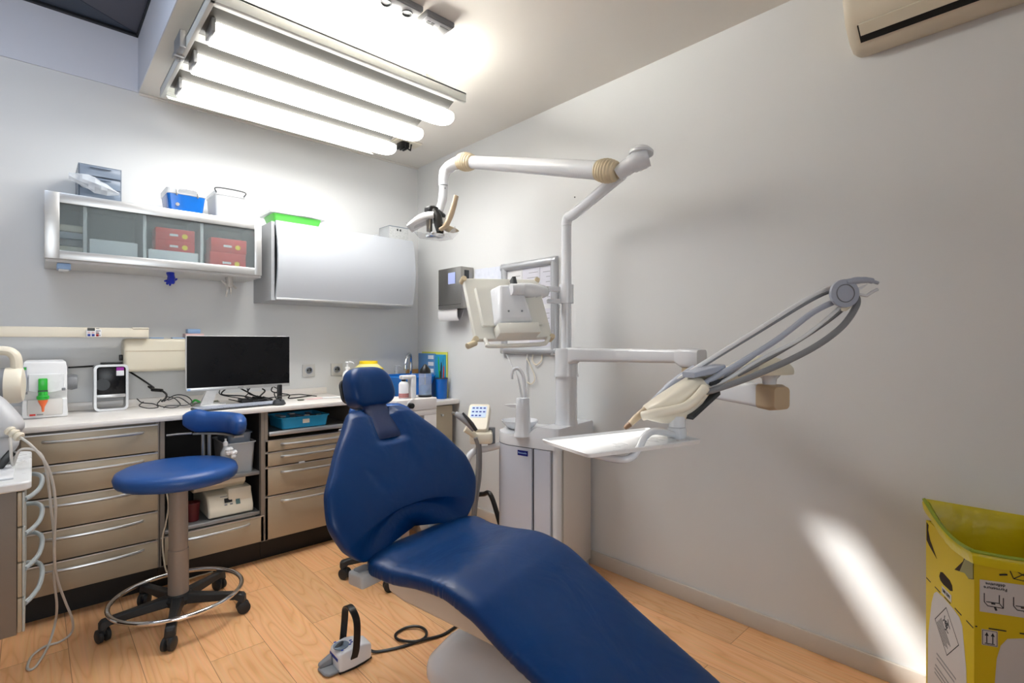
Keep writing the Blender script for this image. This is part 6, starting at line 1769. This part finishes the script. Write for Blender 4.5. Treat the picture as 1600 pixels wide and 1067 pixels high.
for k in range(4):
    z1 = 0.738-0.108*k
    dr = MB().bb((fx-0.011, ya+0.002, z1-0.104), (fx+0.0, yb, z1), 0.003).build('drawer', M_TAUPE, K2)
    MB().bb((fx+0.0, ya+0.002, z1-0.104), (fx+0.006, yb, z1), 0.002).build('clear_front', mat('pale_front_strip', (176, 180, 176), 0.3, var=0.02) if k == 0 else MATS['pale_front_strip'], dr)
    hz = z1-0.03
    MB().tube(spline([(fx+0.004, -0.86, hz+0.004), (fx+0.03, -0.875, hz+0.004), (fx+0.046, -0.93, hz+0.003), (fx+0.047, -1.02, hz), (fx+0.038, -1.13, hz), (fx+0.02, -1.21, hz), (fx+0.005, -1.25, hz)], 6), 0.007, n=10, flat=1.1).build('arched_handle', mat('pale_blue_grey_handle', (164, 172, 176), 0.3) if k == 0 else MATS['pale_blue_grey_handle'], dr)
MB().bb((-2.72, ya+0.1, 0.06), (-2.42, yb-0.05, 0.304), 0.004).build('plinth_column', M_DGREY, K2)
for cx in (-2.7, -2.44):
    for cy in (ya+0.13, yb-0.08):
        MB().lathe([(0.0, -0.012), (0.026, -0.012), (0.03, -0.006), (0.03, 0.006), (0.026, 0.012), (0.0, 0.012)], (cx, cy, 0.0302), n=18, axis=(0, 1, 0)).build('caster', M_RUBBER, K2)
o = thing('polisher_device', 'pale grey ribbed handpiece device lying on the drawer cart at the left edge', 'device', (-2.294,-1.021,0.842))
zc = 0.7725
d0 = Vector((-2.305,-0.97,0.836))
def blob(c, ax_, r, ln, flat):
    m = MB()
    ax_ = Vector(ax_).normalized()
    rings = []
    s_ = ax_.cross(Vector((0, 0, 1))).normalized()
    u_ = s_.cross(ax_)
    for i in range(13):
        a = -PI/2+PI*i/12
        q = c+ax_*(ln/2*math.copysign(abs(math.sin(a))**0.6, math.sin(a)))
        e = max(0.05, math.cos(a)**0.45 if math.cos(a) > 0 else 0.05)
        rings.append([q+s_*(r*e*math.cos(2*PI*k/20))+u_*(r*flat*e*math.sin(2*PI*k/20)) for k in range(20)])
    return m.loft(rings)
b1 = Vector((-2.301,-0.96,0.944))
blob(b1, (0.5, -0.35, -0.75), 0.05, 0.16, 0.9).build('upper_shell', mat('device_pale_grey', (190, 191, 194), 0.4), o)
b2 = Vector((-2.309,-0.952,0.823))
b2.z = max(b2.z, 0.83)
blob(b2, (0.4, -0.3, 0.6), 0.052, 0.125, 0.9).build('lower_shell', MATS['device_pale_grey'], o)
MB().bb((b2.x-0.06, b2.y-0.04, 0.7795), (b2.x+0.05, b2.y+0.05, 0.8), 0.006).build('foot_block', M_GREYP, o)
r0, r1_ = Vector((-2.281,-1.006,0.907)), Vector((-2.248,-1.037,0.877))
for k in range(4):
    p = r0.lerp(r1_, k/3)
    MB().lathe([(0.0, -0.006), (0.014, -0.006), (0.017, 0.0), (0.014, 0.006), (0.0, 0.006)], p, n=14, axis=r1_-r0).build('rib_ring', M_CREAM, o)
MB().cyl(r0, r1_, 0.011, n=14).build('rib_core', M_CREAM2, o)
MB().bb(Vector((-2.289,-1.054,0.799))-Vector((0.012, 0.012, 0.05)), Vector((-2.289,-1.054,0.799))+Vector((0.012, 0.012, 0.04)), 0.003, 2, Matrix.Rotation(math.radians(35), 3, 'Y')).build('dark_strap', M_BLACK, o)
M_LEAD = mat('pale_grey_lead', (196, 192, 186), 0.4, var=0.02)
cable('handpiece_lead', [(-2.248,-1.037,0.877), (-2.224,-1.06,0.855), (-2.2,-1.068,0.82), (-2.177,-1.062,0.77), (-2.162,-1.035,0.702), (-2.154,-1.001,0.613), (-2.155,-0.946,0.507), (-2.155,-0.904,0.401), (-2.145,-0.846,0.294), (-2.121,-0.799,0.184), (-2.098,-0.752,0.087), (-2.098,-0.696,0.012), (-2.133,-0.733,0.005), (-2.18,-0.743,0.008), (-2.216,-0.786,0.005), (-2.228,-0.864,0.005), (-2.218,-0.894,0.005), (-2.199,-0.86,0.005), (-2.169,-0.751,0.012), (-2.149,-0.705,0.069), (-2.145,-0.777,0.171), (-2.154,-0.824,0.29), (-2.154,-0.864,0.388), (-2.157,-0.903,0.496), (-2.165,-0.95,0.592), (-2.172,-0.984,0.682), (-2.181,-1.017,0.765)], 0.0042, M_LEAD, 'long pale lead hanging from the cart device down to a loop on the floor', n=10)
cable('handpiece_lead', [(-2.269,-1.058,0.878), (-2.267,-1.074,0.846), (-2.262, -1.06, 0.786), (-2.247,-1.065,0.833), (-2.216,-1.067,0.834), (-2.193,-1.061,0.812), (-2.181,-1.03,0.767)], 0.0042, M_LEAD, 'short pale lead looping over the white cart top', n=10)

# ================================================================ yellow clinical waste box
WA, WB = Vector((-0.183, -3.168, 0)), Vector((-0.458, -3.303, 0))
E1 = (WA-WB).normalized()
E2 = Vector((E1.y, -E1.x, 0))
WL, WD, WH = (WA-WB).length, 0.25, 0.645
N1, N2 = -E2, -E1                       # outward normals of the left and right faces
Zv = Vector((0, 0, 1))
B = thing('clinical_waste_box', 'yellow cardboard clinical waste box with yellow bag liner against the right wall', 'waste box', (WA+WB)/2+E2*WD/2, math.atan2(E1.y, E1.x))
def bp_(u, v, z): return WB+E1*u+E2*v+Zv*z
bx = MB()
th = 0.005
outer = [(0, 0), (WL, 0), (WL, WD), (0, WD)]
inner = [(th, th), (WL-th, th), (WL-th, WD-th), (th, WD-th)]
bx.loft([[bp_(u, v, 0) for u, v in outer], [bp_(u, v, WH) for u, v in outer], [bp_(u, v, WH) for u, v in inner], [bp_(u, v, 0.006) for u, v in inner]])
bx.build('card_box', M_CARDY, B, smooth=False)
# bag liner folded over the rim
def rim(u, v):
    return 0.668+0.04*(u/WL)**2*(1-v/WD*0.4)-0.012*math.sin(PI*min(1, v/WD))*(1-u/WL)+0.008*math.sin(9*u+5*v)-(0.022*math.sin(PI*min(1, u/WL)) if v < 0.001 else 0)
per = []
for (a, b_) in ((0, 1), (1, 2), (2, 3), (3, 0)):
    for k in range(16):
        t = k/16
        per.append((outer[a][0]+(outer[b_][0]-outer[a][0])*t, outer[a][1]+(outer[b_][1]-outer[a][1])*t))
def off(u, v, d):
    cu, cv = WL/2, WD/2
    return (cu+(u-cu)*(1+d/cu), cv+(v-cv)*(1+d/cv))
R_ = random.Random(4)
wob = [R_.uniform(-1, 1) for _ in per]
rr = []
def bring(d, zf, amp=0.0):
    out = []
    for i, (u, v) in enumerate(per):
        a, b_ = off(u, v, d+amp*wob[i])
        out.append(bp_(a, b_, zf(u, v)))
    return out
rr = [bring(0.004, lambda u, v: rim(u, v)-0.034, 0.0015), bring(0.007, lambda u, v: rim(u, v)-0.015, 0.001), bring(0.005, lambda u, v: rim(u, v)-0.003), bring(0.0, lambda u, v: rim(u, v)), bring(-0.009, lambda u, v: rim(u, v)-0.02), bring(-0.012, lambda u, v: 0.5, 0.004), bring(-0.02, lambda u, v: 0.32, 0.006), bring(-0.03, lambda u, v: 0.28, 0.004)]
bag = MB()
bag.loft(rr, cap=False)
bag.face([v for v in list(bag.bm.verts)[-len(per):]])
bag.build('bag_liner', M_BAGY, B, angle=60)
tp = MB()
idx = list(range(len(per)))
n_ = len(per)
strip = [i % n_ for i in range(-10, 17)]
g0 = bring(0.0075, lambda u, v: rim(u, v)-0.004)
g1 = bring(0.002, lambda u, v: rim(u, v)+0.002)
g2 = bring(-0.008, lambda u, v: rim(u, v)-0.012)
tp.loft([[g0[i], g1[i], g2[i]] for i in strip], cap=False, close=False)
tp.build('green_tape', M_BAGG, B, solid=0.001)
# printed and die-cut details
def face_poly(pts, left, m, name, dz=0.0006, par=None):
    nn, ee = (N1, E1) if left else (N2, E2)
    mb = MB()
    a = [WB+ee*u+Zv*z+nn*0.0002 for u, z in pts]
    mb.loft([a, [p+nn*dz for p in a]])
    return mb.build(name, m, par or B, smooth=False)
M_CUT = mat('cut_out_brown', (44, 26, 10), 0.8)
M_OLIVE = mat('olive_film', (126, 118, 20), 0.35)
M_LBL = mat('white_print_panel', (206, 202, 200), 0.6, var=0.03)
face_poly([(0.300, 0.640), (0.286, 0.636), (0.289, 0.62), (0.275, 0.595), (0.226, 0.556), (0.281, 0.575), (0.300, 0.585)], True, M_CUT, 'corner_cut')
face_poly([(0.056, 0.64), (0.052, 0.628), (0.06, 0.615), (0.11, 0.572), (0.05, 0.588), (0.028, 0.582), (0.002, 0.592), (0.002, 0.642)], True, M_CUT, 'corner_cut', 0.0005)
face_poly([(0.04, 0.638), (0.078, 0.58), (0.048, 0.589), (0.028, 0.583), (0.003, 0.593), (0.003, 0.64)], True, M_OLIVE, 'film_bulge', 0.0012)
hole = [(0.208, 0.512), (0.2, 0.528), (0.185, 0.533), (0.14, 0.53), (0.125, 0.522), (0.121, 0.508), (0.135, 0.502), (0.18, 0.5), (0.2, 0.503)]
face_poly(hole, True, M_CUT, 'hand_hole')
for a, b_ in ((0.303, 0.27), (0.239, 0.201), (0.174, 0.135), (0.108, 0.069), (0.041, 0.004)):
    face_poly([(a, 0.4655), (b_, 0.4655), (b_, 0.4685), (a, 0.4685)], True, M_INK, 'perforation_dash')
pan = [(0.299, 0.02), (0.288, 0.3), (0.262, 0.41), (0.245, 0.445), (0.225, 0.459), (0.187, 0.4625), (0.115, 0.461), (0.08, 0.455), (0.064, 0.44), (0.042, 0.34), (0.02, 0.02)]
PN = face_poly(pan, True, M_LBL, 'white_panel', 0.0006)
lab = face_poly([(0.191, 0.472), (0.129, 0.472), (0.129, 0.492), (0.191, 0.492)], True, M_LBL, 'number_label')
MB().text('UN 3291', WB+E1*0.16+Zv*0.482+N1*0.001, -E1, Zv, 0.013).build('number_text', M_INK, lab, smooth=False)
# diamond hazard label
D4 = [Vector((0.238, 0.372)), Vector((0.161, 0.444)), Vector((0.082, 0.379)), Vector((0.156, 0.308))]
dm_ = MB()
cen = sum(D4, Vector((0, 0)))/4
def P2(p, h=0.0012): return WB+E1*p.x+Zv*p.y+N1*h
for k in range(4):
    a, b_ = D4[k], D4[(k+1) % 4]
    ia, ib = cen+(a-cen)*0.96, cen+(b_-cen)*0.96
    dm_.loft([[P2(a, 0.0008), P2(b_, 0.0008), P2(ib, 0.0008), P2(ia, 0.0008)], [P2(a), P2(b_), P2(ib), P2(ia)]])
dx_, dy_ = (D4[2]-D4[1]).normalized(), (D4[0]-D4[1]).normalized()
# biohazard trefoil: three open rings round a small one, near the top corner
bc_ = D4[1]+dx_*0.037+dy_*0.037
def ring2(c, r, w, a0=0, a1=360):
    pts = [c+Vector((math.cos(math.radians(a0+(a1-a0)*k/20)), math.sin(math.radians(a0+(a1-a0)*k/20))))*r for k in range(21)]
    for k in range(20):
        p, q = pts[k], pts[k+1]
        po, qo = c+(p-c)*(1+w/r), c+(q-c)*(1+w/r)
        dm_.loft([[P2(p, 0.0008), P2(q, 0.0008), P2(qo, 0.0008), P2(po, 0.0008)], [P2(p), P2(q), P2(qo), P2(po)]])
for k in range(3):
    an = math.radians(90+120*k)
    ring2(bc_+Vector((math.cos(an), math.sin(an)))*0.012, 0.011, 0.003, math.degrees(an)+50, math.degrees(an)+310)
ring2(bc_, 0.008, 0.0025)
for k in range(6):
    s0 = D4[0]+(D4[3]-D4[0])*(0.16+0.12*k)*0.9
    base_ = D4[1]+dy_*(0.058)+dx_*0.012
    p = base_+dx_*0.0+dy_*(0.0075*k)
    q = p+dx_*(0.078-0.006*(k % 3))
    wv = dy_*0.0022
    dm_.loft([[P2(p, 0.0008), P2(q, 0.0008), P2(q+wv, 0.0008), P2(p+wv, 0.0008)], [P2(p), P2(q), P2(q+wv), P2(p+wv)]])
dm_.build('hazard_label', M_INK, PN, smooth=False)
ln = MB()
for k, (u0, u1, z0_, z1_) in enumerate(((0.225, 0.1, 0.274, 0.288), (0.225, 0.11, 0.26, 0.27), (0.235, 0.1, 0.235, 0.24), (0.24, 0.12, 0.222, 0.227), (0.24, 0.11, 0.21, 0.215))):
    a = [WB+E1*u+Zv*z+N1*0.0008 for u, z in ((u0, z0_), (u1, z0_), (u1, z0_+0.004), (u0, z0_+0.004))]
    ln.loft([a, [p+N1*0.0004 for p in a]])
ln.build('printed_lines', M_GREYP, PN, smooth=False)
# right-hand face
LB = face_poly([(0.011, 0.514), (0.2, 0.514), (0.2, 0.595), (0.011, 0.595)], False, M_LBL, 'instruction_panel')
MB().text('Fermeture', WB+E2*0.042+Zv*0.577+N2*0.001, -E2, -Zv, 0.011).text('définitive', WB+E2*0.042+Zv*0.587+N2*0.001, -E2, -Zv, 0.011).build('inverted_text', M_INK, LB, smooth=False)
dr = MB()
def seg(p, q, w=0.0009, left=False):
    nn, ee = (N1, E1) if left else (N2, E2)
    p, q = Vector(p), Vector(q)
    t = (q-p).normalized()
    s_ = Vector((-t.y, t.x))*w
    a = [WB+ee*c.x+Zv*c.y+nn*0.0008 for c in (p+s_, q+s_, q-s_, p-s_)]
    dr.loft([a, [c+nn*0.0005 for c in a]])
for ox in (0.0, 0.058):
    for p, q in (((0.02, 0.562), (0.02, 0.54)), ((0.02, 0.54), (0.027, 0.531)), ((0.027, 0.531), (0.058, 0.53)), ((0.058, 0.53), (0.058, 0.556)), ((0.024, 0.541), (0.05, 0.541)), ((0.05, 0.541), (0.05, 0.562)), ((0.05, 0.541), (0.058, 0.53))):
        seg((p[0]+ox, p[1]), (q[0]+ox, q[1]))
    seg((0.041+ox, 0.531), (0.044+ox, 0.522), 0.0022)
    seg((0.034+ox, 0.538), (0.042+ox, 0.538), 0.0016)
dr.build('line_drawing', M_INK, LB, smooth=False)
AL = face_poly([(0.015, 0.43), (0.047, 0.43), (0.047, 0.47), (0.015, 0.47)], False, M_LBL, 'arrow_label')
dr = MB()
for ux in (0.025, 0.037):
    seg((ux, 0.437), (ux, 0.455), 0.001)
    a = [WB+E2*u+Zv*z+N2*0.0008 for u, z in ((ux-0.004, 0.455), (ux+0.004, 0.455), (ux, 0.464))]
    dr.loft([a, [c+N2*0.0005 for c in a]])
seg((0.021, 0.4355), (0.041, 0.4355), 0.001)
for p, q in (((0.0165, 0.432), (0.0455, 0.432)), ((0.0455, 0.432), (0.0455, 0.468)), ((0.0455, 0.468), (0.0165, 0.468)), ((0.0165, 0.468), (0.0165, 0.432))): seg(p, q, 0.0005)
dr.build('up_arrows', M_INK, AL, smooth=False)
face_poly([(0.022, 0.02), (0.045, 0.4), (0.053, 0.435), (0.066, 0.455), (0.095, 0.462), (0.2, 0.462), (0.2, 0.02)], False, M_LBL, 'white_panel')
for a, b_ in ((0.002, 0.006), (0.029, 0.064), (0.09, 0.125), (0.15, 0.185)):
    face_poly([(a, 0.4725), (b_, 0.4725), (b_, 0.4755), (a, 0.4755)], False, M_INK, 'perforation_dash')
dr = MB()
for p, q in (((0.069, 0.632), (0.078, 0.608)), ((0.078, 0.608), (0.14, 0.6)), ((0.069, 0.632), (0.14, 0.625)), ((0.078, 0.608), (0.11, 0.63)), ((0.08, 0.63), (0.12, 0.604))): seg(p, q)
seg((0.05, 0.613), (0.066, 0.616), 0.002)
dr.build('box_drawing', M_INK, B, smooth=False)
face_poly([(0.061, 0.646), (0.066, 0.63), (0.1, 0.625), (0.13, 0.632), (0.13, 0.645)], False, M_CUT, 'slot', 0.0006)
